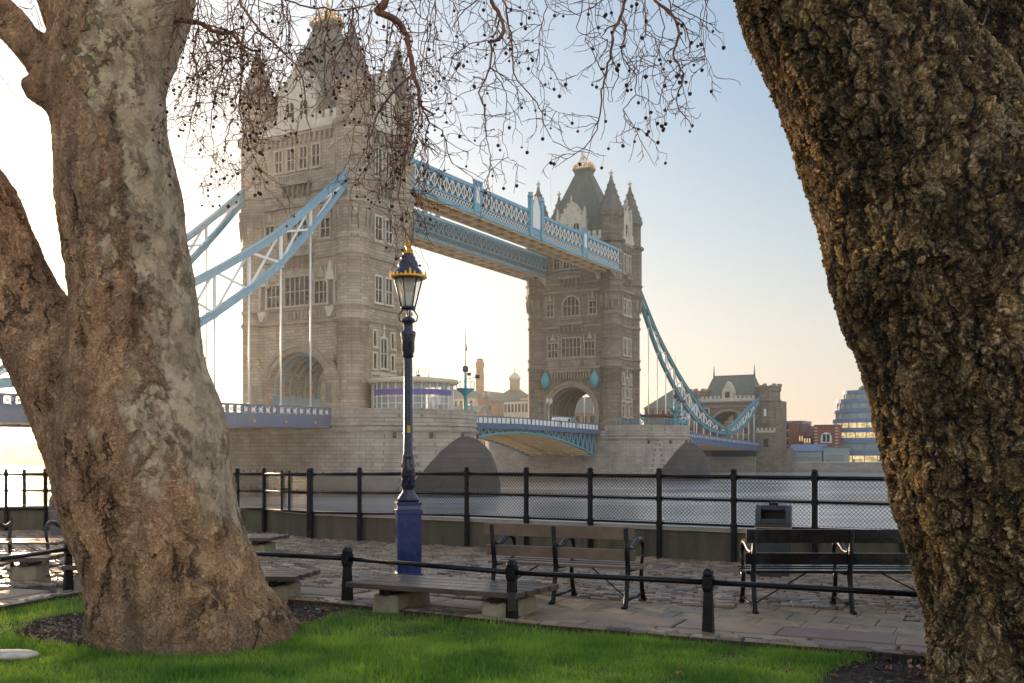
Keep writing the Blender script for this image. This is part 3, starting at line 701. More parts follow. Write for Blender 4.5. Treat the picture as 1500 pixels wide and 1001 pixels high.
def building(name, label, px0, px1, d, ytop, depth=14, floors=4, cols=6, wall='brick', roof='flat', win='glass_dark', frame=True, z0=-1.3, roofh=4, roofm='slate', wfrac=.5, cat='building', group='buildings on the far bank', hfrac=.55):
    p, q = bk(px0, d), bk(px1, d); c = (p + q) / 2; W = (q - p).length; ztop = CAM_Z + (664 - ytop) / FPX * c.y; H = ztop - z0
    root = empty(name, Vector((c.x, c.y, z0)), PHI, label, cat, group)
    b = MB(); b.box(0, depth, -W / 2, W / 2, 0, H)
    body = b.build('wall', M[wall], root)
    if roof == 'gable':
        r = MB(); r.prism([(-.4, H), (depth / 2, H + roofh), (depth + .4, H)], 1, -W / 2 - .3, W / 2 + .3); r.build('roof', M[roofm], root)
        # prism axis 1 takes (x, z)
    elif roof == 'gable_x':
        r = MB(); r.prism([(-W / 2 - .3, H), (0, H + roofh), (W / 2 + .3, H)], 0, -.3, depth + .3); r.build('roof', M[roofm], root)
        g = MB(); g.prism([(-W / 2, H), (0, H + roofh - .3), (W / 2, H)], 0, -.38, -.02); g.build('gable_wall', M[wall], root)
    elif roof == 'hip':
        r = MB(); r.frus(depth / 2, 0, H, depth / 2 + .5, W / 2 + .5, H + roofh, .5, max(.5, W / 2 - depth / 2)); r.build('roof', M[roofm], root)
    else:
        r = MB(); r.box(-.15, depth + .15, -W / 2 - .15, W / 2 + .15, H, H + .35); r.build('roof', M[roofm], root)
    if cols:
        wm = MB(); ww = W / cols * wfrac; fh = H / floors; wh = fh * hfrac
        wm.box(-.06, .05, -ww / 2, ww / 2, 0, wh); w0 = None
        for i in range(floors):
            for j in range(cols):
                y = -W / 2 + W * (j + .5) / cols; z = fh * (i + .28)
                if w0 is None: w0 = wm.build('window', M[win], root); o = w0
                else: o = w0.copy(); COL.objects.link(o); o.parent = root
                o.location = (0, y, z)
        if frame:
            s = MB()
            for i in range(floors): s.box(-.16, 0, -W / 2, W / 2, fh * (i + .28) - .35, fh * (i + .28) - .1)
            s.build('sill_course', M['dressed'], root)
    return root, W, H
M['brick'] = stone_mat('red_brick', lin(150, 84, 66), lin(128, 70, 56), lin(150, 120, 100), .9, .3, .3)
M['brown_brick'] = stone_mat('brown_brick', lin(170, 134, 102), lin(146, 112, 84), lin(150, 130, 110), .9, .3, .3)
M['pale_wall'] = plain_mat('pale_render', lin(206, 192, 168), .85, var=.12, scale=.3)
M['grey_wall'] = plain_mat('grey_cladding', lin(138, 148, 156), .6, var=.12, scale=.3)
M['blue_grey'] = plain_mat('blue_grey_band', lin(112, 132, 158), .5, var=.1, scale=.4)
M['tile'] = plain_mat('tile_roof', lin(112, 78, 66), .85, var=.25, scale=.5)
M['glass_green'] = plain_mat('green_glass', lin(150, 166, 160), .15, var=.2, scale=.3)
m = NT('lit_window'); co = m.coord(); nz = m.noise(co, .9, 3)
e = m.n('ShaderNodeEmission', {'Color': m.mix(m.ramp(nz, [(.35, 0.0), (.65, 1.0)]), (.35, .26, .12), (1.0, .72, .36)), 'Strength': .75}); m.t.links.new(e.outputs[0], m.out.inputs['Surface']); M['lit'] = m.mat

# between the towers
building('brick_warehouse', 'brown brick building with gabled end left of the cupola', 694, 722, 62, 590, 16, 3, 3, 'brown_brick', 'gable_x', roofh=5)
rt, W_, H_ = building('slate_roofed_hall', 'long building under grey slate roof with a small domed cupola', 712, 764, 80, 592, 20, 3, 8, 'brown_brick', 'hip', roofh=8)
c = MB(); c.lathe(8, -1, [(2.3, H_ + 6), (2.3, H_ + 11), (2.8, H_ + 11.2), (2.6, H_ + 12), (1.6, H_ + 13.4), (.3, H_ + 14.2), (.12, H_ + 17)], 10); c.build('cupola', M['pale_wall'], rt)
ch = bk(703, 100, -1.3); che = empty('chimney_stack', ch, 0, 'tall round brick chimney standing between the two towers', 'chimney')
zt = CAM_Z + (664 - 529) / FPX * ch.y + 1.3
MB().lathe(0, 0, [(2.3, 0), (1.9, zt - 6), (1.7, zt - 3.5), (2.0, zt - 3), (2.1, zt - 1), (1.5, zt), (1.4, zt + .6)], 16).build('shaft', M['brown_brick'], che)
MB().lathe(0, 0, [(1.42, zt + .3), (1.5, zt + .7), (.9, zt + 1.1)], 16).build('cap', M['slate'], che)
building('pale_office_block', 'long pale building with rows of windows left of the far tower', 738, 800, 44, 588, 14, 4, 12, 'pale_wall', wfrac=.62)
building('cream_terrace', 'cream terrace behind the pale office block, mansard roofed', 762, 812, 70, 582, 14, 4, 9, 'pale_wall', 'hip', roofh=4)
building('stone_warehouse', 'broad pale stone warehouse behind the glass cabin', 628, 694, 58, 584, 18, 4, 9, 'pale_wall', 'hip', roofh=5)
building('low_quay_house', 'low brick quay house beneath the chimney', 655, 700, 24, 606, 10, 3, 6, 'brown_brick', 'gable', roofh=3)
building('quay_block', 'brick quay block glimpsed under the bascule leaf', 700, 790, 12, 628, 10, 3, 12, 'brown_brick')
# seen through the far arch
building('stone_hall', 'stone hall with slate roof seen through the far arch', 800, 905, 66, 606, 16, 3, 10, 'brown_brick', 'hip', roofh=7)
# right of the far tower
building('brown_warehouse', 'brown brick warehouse with sloping roof right of the far tower', 944, 1016, 40, 598, 20, 4, 9, 'brown_brick', 'hip', roofh=8)
building('brick_flats', 'narrow dark red brick flats right of the gatehouse', 1143, 1156, 14, 621, 12, 5, 2, 'brick')
building('grey_flats', 'grey flat roofed block behind the red terrace', 1146, 1176, 95, 618, 14, 5, 5, 'grey_wall')
for k, (a_, b_, yt, lab) in enumerate(((1155, 1166, 632, 'red terrace house with tiled roof, leftmost beside the narrow flats'), (1166, 1177, 636, 'red terrace house with warm lit front, second from the narrow flats'), (1177, 1188, 640, 'red terrace house with warm lit front, third from the narrow flats'), (1188, 1199, 642, 'red terrace house with tiled roof, next to the square red building'))):
    building('terrace_house', lab, a_, b_, 26, yt, 12, 3, 3, 'brick', 'gable', win='lit' if k in (1, 2) else 'glass_dark', roofh=3.5, roofm='tile', cat='house', group='terrace of red houses')
building('hilltop_flats', 'pale grey flats on the skyline beyond the red terrace', 1172, 1204, 130, 628, 14, 4, 6, 'pale_wall')
rt, W_, H_ = building('red_brick_house', 'square red brick building with one white arched window', 1193, 1228, 12, 624, 14, 4, 0, 'brick')
wn_ = MB(); wn_.prism([(-1.6, 6), (1.6, 6)] + arc(0, 7.6, 1.6, 0, 180, 10), 0, -.1, 0); wi = wn_.build('window', M['white'], rt); v = MB(); v.box(-.16, -.1, -1.0, -.15, 6.3, 8.6); v.box(-.16, -.1, .15, 1.0, 6.3, 8.6); v.build('pane', M['glass_dark'], wi)
q = MB()
for s in (-1, 1):
    for k in range(12): q.box(-.12, 0, s * W_ / 2 - .9 * (1 if s > 0 else 0), s * W_ / 2 + .9 * (0 if s > 0 else 1), k * H_ / 12 + .1, k * H_ / 12 + H_ / 24)
q.build('quoin', M['pale_wall'], rt)
building('glass_pavilion', 'low dark glass pavilion on the far quay under the red houses', 1156, 1204, 3, 661, 8, 2, 10, 'blue_grey', 'gable', roofh=2, win='glass_green', wfrac=.8, roofm='blue_grey')
building('quay_shed', 'low grey quayside shed right of the glass pavilion', 1206, 1236, 3, 656, 8, 2, 6, 'grey_wall', win='glass_green', wfrac=.7)
# stepped glass office building with curved blue grey bands
gp = bk(1275, 14, -1.3); gr = empty('stepped_glass_building', gp, PHI, 'stepped modern glass building with curved blue grey bands and lit floors', 'office building')
zz = lambda y: CAM_Z + (664 - y) / FPX * gp.y + 1.3
lv = [(683, 660, 15.5), (660, 642, 15), (642, 627, 13.5), (627, 613, 12.5), (613, 597, 12), (597, 583, 11.5), (583, 570, 9.5)]
for k, (y0, y1, rr) in enumerate(lv):
    za, zb = zz(y0) if k else 0, zz(y1); h = zb - za
    def slabp(mb, r_, z0_, z1_):
        pl = [(-r_ * .55 * math.sin(R(t)) + 8, -r_ * math.cos(R(t))) for t in range(0, 181, 12)] + [(18, r_), (18, -r_)]; mb.prism(pl, 2, z0_, z1_)
    b = MB(); slabp(b, rr, zb - h * .42, zb); b.build('floor_band', M['blue_grey'], gr)
    g = MB(); slabp(g, rr - .5, za, zb - h * .42); g.build('glazing', M['lit'] if k in (0, 2, 3) else M['glass_green'], gr)
    mu = MB()
    for t in range(12, 180, 14):
        x, y = -(rr - .42) * .55 * math.sin(R(t)) + 8, -(rr - .42) * math.cos(R(t)); mu.box(x - .12, x + .12, y - .12, y + .12, za, zb - h * .42)
    slabp(mu, rr - .3, za, za + .15); mu.build('glazing_bar', M['grey_wall'], gr)
t = MB(); t.box(4, 14, -11.5, -5, zz(627), zz(590)); t.build('brick_wing', M['brown_brick'], gr)
for lab, d, yy, s0, tr_ in (('round clipped bush on the roof terrace of the glass building', 7, 566, -3, 0), ('second roof terrace bush, nearer the big trunk', 7, 567, 2.2, 0)):
    bp = gp + UX * d + VX * s0; root = empty('terrace_bush', (bp.x, bp.y, -1.3 + zz(570)), 0, lab, 'bush', 'bushes on the roof terrace')
    rng = random.Random(int(s0 * 10)); f = MB()
    for k in range(900):
        u = rng.gauss(0, 1), rng.gauss(0, 1), abs(rng.gauss(0, 1)); n_ = math.sqrt(sum(x * x for x in u)); r_ = rng.random() ** .4
        x, y, z = [u[i] / n_ * r_ * (1.9, 1.9, 1.5)[i] for i in range(3)]; e1 = Vector((rng.gauss(0, 1), rng.gauss(0, 1), rng.gauss(0, 1))).normalized() * .2; e2 = e1.orthogonal() * .9
        f.add([(x, y, z + .1), (x + e1.x, y + e1.y, z + .1 + e1.z), (x + e2.x, y + e2.y, z + .1 + e2.z)], [(0, 1, 2)])
    f.build('foliage', plain_mat('bush_leaf', lin(120, 98, 60), .8), root, recalc=False)
# far left bank, in the glare
for k, (a_, b_, yt, d, lab) in enumerate(((-60, 26, 655, 60, 'low pale warehouse far left under the bridge deck'), (26, 60, 657, 66, 'low pale warehouse far left, next to the trunk'), (60, 330, 652, 90, 'long low warehouse row behind the big left trunk'))):
    building('distant_warehouse', lab, a_, b_, d, yt, 20, 3, 8 if k < 2 else 30, 'pale_wall', 'gable', roofh=2.5)

# gatehouse at the far end of the bridge
gh = empty('gatehouse', bpt(183, 0, -5), PHI, 'squat stone gatehouse with steep slate roof where the chain ends', 'gatehouse'); off = (0, 0, 5)
S = M['stone_far']
body = [(-13.5, -5), (-13.5, 17.2), (9.5, 17.2), (9.5, -5), (6.2, -5)] + arc(.6, 9.0, 5.6, 0, 180, 20, 5.2) + [(-5.0, -5)]
MB().prism([(y, z) for y, z in body], 0, 0, 12).build('wall', S, gh, off=off)
r = MB(); ring_o = arc(.6, 9, 6.4, 0, 180, 20, 5.9); ring_i = arc(.6, 9, 5.6, 0, 180, 20, 5.2)
for k in range(20): r.prism([ring_o[k], ring_o[k + 1], ring_i[k + 1], ring_i[k]], 0, -.4, 0)
r.build('arch_moulding', M['cornice'], gh, off=off)
r = MB(); r.box(-.3, 0, -13.5, 9.5, 15.4, 15.8); r.box(-.35, 0, -7, 9.3, 16.8, 17.2); r.build('string_course', M['cornice'], gh, off=off)
r = MB(); r.box(-.35, .4, -7.4, 9.3, 17.2, 18.0)
for k in range(13): y = -7.2 + k * 1.3; r.box(-.35, .4, y, y + .75, 18.0, 18.8)
r.build('battlement', M['dressed'], gh, off=off)
r = MB(); r.frus(6, .9, 17.3, 5.4, 8.6, 25.0, .35, 6.4); rf = r.build('roof', M['slate'], gh, off=off)
for y in (-5.4, 7.2): MB().tube([(6, y, 24.8), (6, y, 28.4)], [.3, .06], 6).build('finial', M['slate'], rf, off=off)
MB().box(5.85, 6.15, -5.4, 7.2, 24.9, 25.4).build('ridge', M['slate'], rf, off=off)
d = MB(); d.prism([(-.8, 17.2), (2.6, 17.2), (2.6, 20.2), (.9, 23.2), (-.8, 20.2)], 0, -.45, 3.5); d.build('dormer', M['dressed'], gh, off=off)
MB().box(-.5, -.45, .2, 1.6, 18.2, 20.0).build('dormer_window', M['glass_dark'], gh, off=off)
for s in (-5.6, 7.4): 
    w = MB(); w.box(-.08, 0, s - .5, s + .5, 12.4, 15.0); wi = w.build('window', M['glass_dark'], gh, off=off)
    w = MB(); w.box(-.2, 0, s - .8, s - .5, 12.1, 15.3); w.box(-.2, 0, s + .5, s + .8, 12.1, 15.3); w.box(-.2, 0, s - .5, s + .5, 15.0, 15.3); w.box(-.2, 0, s - .5, s + .5, 12.1, 12.4); w.build('window_frame', M['dressed'], wi, off=off)
for y, rr, zt in ((-10.6, 3.5, 21.2), (10.6, 2.9, 20.4)):
    t = MB(); t.lathe(2.2, y, [(1.2, 6.5), (rr, 10.5), (rr, 16.6), (rr + .35, 16.9), (rr + .35, 17.3), (rr, 17.5), (rr, zt - 1.5), (rr + .3, zt - 1.2), (rr + .3, zt)], 8, False, R(22.5)); tu = t.build('turret', S, gh, off=off)
    t = MB()
    for k in range(8):
        an = 2 * math.pi * k / 8; x, yy = 2.2 + (rr) * math.cos(an), y + (rr) * math.sin(an); t.box(x - .5, x + .5, yy - .5, yy + .5, zt - .1, zt + .8)
    t.lathe(2.2, y, [(rr + .35, zt - .1), (rr + .35, zt + .15)], 8)
    t.build('battlement', M['cornice'], tu, off=off)
    w = MB(); w.box(2.2 - rr * .93 - .1, 2.2 - rr * .93 + .1, y - .35, y + .35, 12.5, 14.6); w.build('slit_window', M['white'], tu, off=off)
t = MB(); t.box(-3.4, 3, -14.2, -8.6, -5, 8.2); t.box(-2.9, 4, -17.5, -14.2, -5, 3.0)
t.build('lower_wall', S, gh, off=off)
t = MB()
t.box(-3.5, -3.0, -14.2, -8.6, 8.0, 8.3)
for k in range(5): t.box(-3.5, -3.0, -14.2 + k * 1.2, -13.6 + k * 1.2, 8.2, 9.0)
t.box(-3.5, -3.35, -14.2, -8.6, 7.6, 8.2); t.build('battlement', M['dressed'], gh, off=off)
w = MB(); w.box(-3.5, -3.4, -12.2, -10.8, 3.4, 5.8); w.build('window', M['glass_dark'], gh, off=off)
MB().box(-4.2, 0, -8.6, 12, -5, .6).build('river_wall', M['pier'], gh, off=off)
MB().box(.1, 11.9, -4.9, 6.1, -5, 3.2).build('roadway', M['asphalt'], gh, off=off)
building('approach_building', 'brown building seen dark through the gatehouse arch', 1030, 1112, 34, 604, 14, 4, 6, 'brown_brick', 'hip', roofh=4)

# glass cabin on the near pier
M['cabin_glass'] = None
m = NT('clear_glass'); b = m.n('ShaderNodeBsdfPrincipled', {'Base Color': (.75, .82, .76), 'Roughness': .03, 'IOR': 1.45, 'Alpha': .32}); m.t.links.new(b.outputs[0], m.out.inputs['Surface']); M['cabin_glass'] = m.mat
M['purple'] = plain_mat('purple_fascia', lin(98, 84, 150), .5, var=.06); M['cream'] = plain_mat('cream_fascia', lin(206, 192, 164), .6, var=.08, scale=.5); M['dark'] = plain_mat('dark_metal', lin(52, 52, 54), .5, var=.2)
cb = empty('control_cabin', bpt(0, 14.6, DECK), PHI, 'round glass cabin with flat overhanging roof on the near pier', 'cabin')
def ringm(mb, r0, r1, z0, z1, a0=0, a1=360, n=40):
    n = max(2, int(n * (a1 - a0) / 360)); 
    for k in range(n):
        p, q = R(a0 + (a1 - a0) * k / n), R(a0 + (a1 - a0) * (k + 1) / n)
        pl = [(r0 * math.cos(p), r0 * math.sin(p)), (r1 * math.cos(p), r1 * math.sin(p)), (r1 * math.cos(q), r1 * math.sin(q)), (r0 * math.cos(q), r0 * math.sin(q))]; mb.prism(pl, 2, z0, z1)
RG = 5.3
g = MB(); g.lathe(0, 0, [(RG, .1), (RG, 4.6)], 40, True, cap=False); g.build('glazing', M['cabin_glass'], cb)
g = MB(); ringm(g, 0, 6.1, 4.75, 4.9); ringm(g, 0, 5.9, 4.6, 4.75); g.lathe(0, 0, [(6.1, 4.9), (6.0, 5.15), (2, 5.6), (.1, 5.7)], 40); g.build('roof', M['cream'], cb)
g = MB()
for k in range(30): an = R(12 * k); x, y = (RG + .03) * math.cos(an), (RG + .03) * math.sin(an); g.box(x - .06, x + .06, y - .06, y + .06, .1, 4.6)
for z in (1.0, 1.9, 2.8): ringm(g, RG - .02, RG + .06, z, z + .08, 150, 285)
ringm(g, RG - .03, RG + .07, .1, .25); g.build('glazing_bar', M['white'], cb)
g = MB(); ringm(g, RG + .02, RG + .12, 3.05, 3.75, 150, 285); g.build('fascia_band', M['purple'], cb)
g = MB(); g.box(-1.6, 1.6, -1.0, 3.2, 0, 4.5); g.build('inner_room', M['pale_wall'], cb)
g = MB(); g.box(-3.2, -2.2, -3.6, -3.0, .1, 3.3); g.box(2.2, 3.2, -2.6, -2.2, .1, 2.0); g.box(1.0, 1.9, -4.2, -4.0, .1, 4.4); g.build('furniture', M['dark'], cb)
g = MB(); g.box(-2.8, -2.1, -5.0, -4.95, 1.6, 2.2); g.build('notice', M['white'], cb)
g = MB()
for x, y, h in ((-1.5, -2, 1.0), (.5, 2, 1.4), (2.2, -1, .8), (3.0, 1.5, 1.2), (-.4, 0, 1.5)): g.tube([(x, y, 5.3), (x, y, 5.5 + h)], .05, 5); g.box(x - .2, x + .2, y - .15, y + .15, 5.4, 5.75)
g.tube([(-1.5, -2, 6.6), (2.2, -1, 6.5), (3, 1.5, 6.6), (.5, 2, 6.6), (-1.5, -2, 6.6)], .03, 4); g.build('roof_equipment', M['dark'], cb)
def mast(a, b, label, hf, mt):
    root = empty('signal_mast', bpt(a, b, DECK), PHI, label, 'signal mast', 'signal masts on the piers')
    s = MB(); s.lathe(0, 0, [(.45, 0), (.45, .5), (.3, .8), (.26, 3.2), (.42, 3.6), (1.3, 4.2), (1.35, 4.35), (.2, 4.4), (.17, 6.8), (.05, 6.9)], 10); s.build('post', mt, root)
    s = MB()
    for k in range(10): an = 2 * math.pi * k / 10; s.tube([(1.25 * math.cos(an), 1.25 * math.sin(an), 4.3), (1.25 * math.cos(an), 1.25 * math.sin(an), 5.3)], .035, 4)
    s.tube([(1.25 * math.cos(R(36 * k)), 1.25 * math.sin(R(36 * k)), 5.3) for k in range(11)], .04, 4); s.build('platform_rail', mt, root)
    s = MB(); s.lathe(0, 0, [(.25, 6.6), (.42, 6.8), (.42, 7.3), (.1, 7.5)], 8); s.beam((0, 0, 5.6), (.3, -1.6, 5.9), .08, .08); s.box(.1, .5, -2.0, -1.5, 5.7, 6.2); s.box(-.2, .2, -.8, -.4, 6.1, 6.5); s.build('signal_head', M['dark'], root)
    s = MB(); s.tube([(0, 0, 7.4), (0, 0, hf)], [.06, .03], 5); s.build('flagstaff', M['dark'], root)
    f = MB(); z1 = hf - .3; f.add([(0, .02, z1), (.1, -.02, z1 - 1.4), (.32, .12, z1 - 2.6), (.42, -.05, z1 - 2.5), (.28, .1, z1 - 1.2), (.12, .05, z1)], [(0, 1, 4, 5), (1, 2, 3, 4)]); f.build('furled_flag', M['dark'], root)
    r = MB()
    for k in range(9):
        an = R(-70 + 8 * k); r.tube([(-7 + 10.2 * math.cos(an) + .0, 6.5 + 10.2 * math.sin(an), 1.0), (-7 + 10.2 * math.cos(an), 6.5 + 10.2 * math.sin(an), 2.2)], .05, 4)
    r.tube([(-7 + 10.2 * math.cos(R(-70 + 8 * k)), 6.5 + 10.2 * math.sin(R(-70 + 8 * k)), 2.2) for k in range(9)], .06, 4); r.tube([(-7 + 10.2 * math.cos(R(-70 + 8 * k)), 6.5 + 10.2 * math.sin(R(-70 + 8 * k)), 1.6) for k in range(9)], .04, 4)
    r.build('guard_rail', M['teal'], root)
mast(7.0, 18.4, 'teal signal mast with tall bare flagstaff on the near pier', 12.4, M['teal'])
mast(SPAN + 2.0, 19.5, 'teal signal mast with railing on the far pier', 15.0, M['teal'])
# far pier cabin and railing
fc = empty('pier_cabin', bpt(SPAN + 4.5, 15.6, DECK), PHI, 'dark flat roofed timber cabin behind teal railings on the far pier', 'cabin')
MB().box(-4, 4, -2.2, 2.2, 0, 3.0).build('timber_wall', M['brown_brick'], fc)
MB().box(-4.5, 4.5, -2.8, 2.8, 3.0, 3.45).build('roof', M['dark'], fc)
g = MB()
for x in (-3.4, -1.9, .6, 2.4): g.box(x, x + 1.0, -2.28, -2.2, .9, 2.6)
g.build('window', M['glass_dark'], fc)
rl = empty('pier_railing', bpt(SPAN, 12, DECK + 1.1), PHI, 'teal painted railing along the rounded end of the far pier', 'railing')
r = MB(); pts = [(10.3 * math.cos(R(180 + 4.5 * k)), 10.3 * math.sin(R(180 + 4.5 * k))) for k in range(41)]
for x, y in pts: r.tube([(x, y, 0), (x, y, 1.2)], .06, 4)
for z in (.35, .75, 1.2): r.tube([(x, y, z) for x, y in pts], .06, 4)
r.build('rail', M['teal'], rl)

# street lamps, a van and people on the roadway
def bridge_lamp(a, b, label):
    root = empty('street_lamp', bpt(a, b, DECK + .1), PHI, label, 'street lamp', 'street lamps on the bridge')
    s = MB(); s.lathe(0, 0, [(.28, 0), (.22, .6), (.1, .9), (.08, 4.4), (.15, 4.5), (.06, 4.6)], 8); s.build('post', M['blue'], root)
    s = MB(); s.tube([(-.7, 0, 4.4), (-.35, 0, 4.15), (0, 0, 4.3), (.35, 0, 4.15), (.7, 0, 4.4)], .05, 5); s.build('arm', M['blue'], root)
    for x in (-.7, .7): l = MB(); l.lathe(x, 0, [(.08, 4.4), (.28, 4.6), (.33, 5.1), (.1, 5.35), (.03, 5.6)], 8); l.build('lantern', M['pale_wall'], root)
bridge_lamp(30, 7.6, 'twin headed street lamp on the near bascule, left of the far tower')
bridge_lamp(52, 7.6, 'twin headed street lamp on the far bascule, beside the far tower')
v = empty('delivery_van', bpt(66, 3.2, DECK + .25), PHI, 'white van passing on the roadway in front of the far arch', 'van')
b = MB(); b.prism([(-2.6, .35), (-2.6, 1.9), (-2.45, 2.25), (1.4, 2.25), (2.0, 1.35), (2.7, 1.1), (2.8, .35)], 1, -.95, .95); b.build('body', M['white'], v, bevel=.06)
MB().add([(1.46, -.85, 2.12), (1.46, .85, 2.12), (1.99, .85, 1.42), (1.99, -.85, 1.42)], [(0, 1, 2, 3)]).build('windscreen', M['glass_dark'], v)
for s in (-1, 1): MB().box(.5, 1.35, s * .97 - .01, s * .97 + .01, 1.3, 2.0).build('side_window', M['glass_dark'], v)
for x in (-1.7, 1.8):
    for s in (-1, 1): w = MB(lambda a_, b_, c_, x=x, s=s: (x + a_, s * .85 + c_, .36 + b_)); w.lathe(0, 0, [(.2, -.12), (.36, -.1), (.36, .1), (.2, .12)], 14); w.build('wheel', M['dark'], v)

def person(name_label, loc, rz, coat, trousers, skin=(.45, .3, .22), stride=.22):
    root = empty('person', loc, rz, name_label, 'person', 'people walking on the bridge')
    J = [(0, 0, .92), (0, 0, 1.15), (0, 0, 1.38), (.01, 0, 1.5), (.03, 0, 1.6), (.03, 0, 1.72), (0, .1, .88), (stride * .4, .1, .5), (stride, .1, .08), (stride + .15, .1, .04), (0, -.1, .88), (-stride * .1, -.1, .5), (-stride * 1.2, -.1, .1), (-stride * 1.2 + .14, -.1, .05),
         (0, .2, 1.38), (-.08, .24, 1.1), (.02, .24, .86), (.04, .24, .78), (0, -.2, 1.38), (.06, -.24, 1.1), (.2, -.23, .9), (.24, -.23, .83)]
    E = [(0, 1), (1, 2), (2, 3), (3, 4), (4, 5), (0, 6), (6, 7), (7, 8), (8, 9), (0, 10), (10, 11), (11, 12), (12, 13), (2, 14), (14, 15), (15, 16), (16, 17), (2, 18), (18, 19), (19, 20), (20, 21)]
    rad = [.14, .14, .15, .06, .09, .085, .1, .07, .05, .04, .1, .07, .05, .04, .07, .05, .04, .035, .07, .05, .04, .035]
    me = bpy.data.meshes.new('body'); me.from_pydata(J, E, []); o = bpy.data.objects.new('body', me); COL.objects.link(o); o.parent = root
    md = o.modifiers.new('skin', 'SKIN'); sv = me.skin_vertices[0].data
    for k, r_ in enumerate(rad): sv[k].radius = (r_, r_ * (1.2 if k in (0, 1, 2) else 1))
    sv[0].use_root = True; md.use_smooth_shade = True; o.modifiers.new('sub', 'SUBSURF').levels = 1
    mt = NT('clothing'); z = mt.n('ShaderNodeSeparateXYZ', {0: mt.coord()}).outputs[2]
    me.materials.append(mt.done(mt.ramp(mt.math('DIVIDE', z, 2.0), [(0, (.03, .03, .03)), (.06, trousers), (.44, coat), (.755, skin), (.84, (.06, .04, .03))], 'CONSTANT'), .8))
    return root
person('person in bright yellow vest standing mid bridge', bpt(37, 8.2, DECK + .05), PHI, lin(220, 220, 40), (.03, .03, .05), stride=.05)
person('person in dark coat just right of the yellow vest', bpt(44, 8.2, DECK + .05), PHI, (.05, .05, .06), (.03, .03, .05))
person('person in brown coat walking near the far tower arch, leftmost of two', bpt(55, 8.2, DECK + .05), PHI, (.16, .09, .05), (.04, .04, .06))
person('person in grey coat walking at the foot of the far tower arch', bpt(62, 8.2, DECK + .05), PHI + 3.1, (.2, .2, .2), (.04, .04, .06))
# ------------------------------------------------------------------ the quay: paving, lawn, kerb
FENCE = [(-30, 22.2), (-10.9, 21.3), (-8.0, 21.15), (-5.78, 21.1), (-5.2, 20.9), (-3.95, 19.4), (4.48, 14.43), (14, 8.83), (40, -6.5)]   # foot of the river railing
M['ground'] = plain_mat('quay_ground', lin(40, 35, 30), .9, var=.25, scale=1.5, bump=.01)
g = MB(); base = [(x, y + .75) for x, y in FENCE] + [(60, -30), (-60, -30), (-60, 23.5)]
g.prism(base, 2, -6.0, -.045); tag(g.build('quay_ground', M['ground']), kind='structure')
# kerb line between lawn and paving
KERB = [(-7.6, 5.2), (-6.6, 7.6), (-5.75, 9.6), (-5.28, 11.0), (-5.0, 11.85), (-3.6, 11.6), (-1.95, 10.85), (0.0, 9.62), (1.78, 8.72), (3.5, 7.9), (6.0, 6.85), (9, 5.6)]
def inside(poly, x, y):
    c = False; n = len(poly)
    for i in range(n):
        x1, y1 = poly[i]; x2, y2 = poly[(i + 1) % n]
        if (y1 > y) != (y2 > y) and x < (x2 - x1) * (y - y1) / (y2 - y1) + x1: c = not c
    return c
LAWN = KERB + [(9, 3.0), (-7.6, 3.0)]
def seg_dist(x, y, pl=KERB):
    best = 9
    for (x1, y1), (x2, y2) in zip(pl, pl[1:]):
        t = max(0, min(1, ((x - x1) * (x2 - x1) + (y - y1) * (y2 - y1)) / ((x2 - x1) ** 2 + (y2 - y1) ** 2))); best = min(best, math.hypot(x - x1 - t * (x2 - x1), y - y1 - t * (y2 - y1)))
    return best
m = NT('granite_sett'); co = m.coord(); ge = m.n('ShaderNodeNewGeometry')
rp = ge.outputs['Random Per Island']; nz = m.noise(co, 14, 5, .65); n2 = m.noise(co, .8, 3)
c = m.ramp(rp, [(0, lin(78, 70, 60)), (.4, lin(130, 112, 92)), (.75, lin(168, 140, 108)), (1, lin(108, 98, 88))])
c = m.mix(m.ramp(nz, [(.35, .0), (.75, .6)]), c, lin(62, 54, 46)); c = m.mix(m.ramp(n2, [(.4, 0.), (.7, .4)]), c, lin(164, 130, 98))
M['sett'] = m.done(c, m.ramp(nz, [(.3, .2), (.7, .42)]), normal=m.bump(nz, .6, .012))
m = NT('sandstone_flag'); co = m.coord(); ge = m.n('ShaderNodeNewGeometry'); rp = ge.outputs['Random Per Island']; nz = m.noise(co, 9, 6, .65); n2 = m.noise(co, 1.6, 4, .6)
c = m.ramp(rp, [(0, lin(122, 104, 90)), (.5, lin(150, 126, 104)), (1, lin(168, 140, 112))]); c = m.mix(m.ramp(n2, [(.42, 0.), (.68, .55)]), c, lin(104, 94, 86)); c = m.mix(m.ramp(nz, [(.45, .0), (.8, .4)]), c, lin(82, 76, 70))
M['flag'] = m.done(c, .62, normal=m.bump(nz, .5, .008))
rng = random.Random(4)
def block(mb, cx, cy_, hx, hy, ang, z1, bev=.014, tilt=.014, z0=-.045):
    ca, sa = math.cos(ang), math.sin(ang); tx, ty = rng.uniform(-tilt, tilt), rng.uniform(-tilt, tilt); vs = []
    j = [rng.uniform(-.006, .006) for _ in range(8)]
    for lvl, (ex, z) in enumerate(((0, z0), (0, z1 - bev), (bev, z1))):
        for q, (a_, b_) in enumerate(((-1, -1), (1, -1), (1, 1), (-1, 1))):
            u, v_ = a_ * (hx - ex) + j[q], b_ * (hy - ex) + j[q + 4]; vs.append((cx + u * ca - v_ * sa, cy_ + u * sa + v_ * ca, z + (tx * a_ + ty * b_ if lvl else 0)))
    mb.add(vs, [(0, 1, 5, 4), (1, 2, 6, 5), (2, 3, 7, 6), (3, 0, 4, 7), (4, 5, 9, 8), (5, 6, 10, 9), (6, 7, 11, 10), (7, 4, 8, 11), (8, 9, 10, 11)])
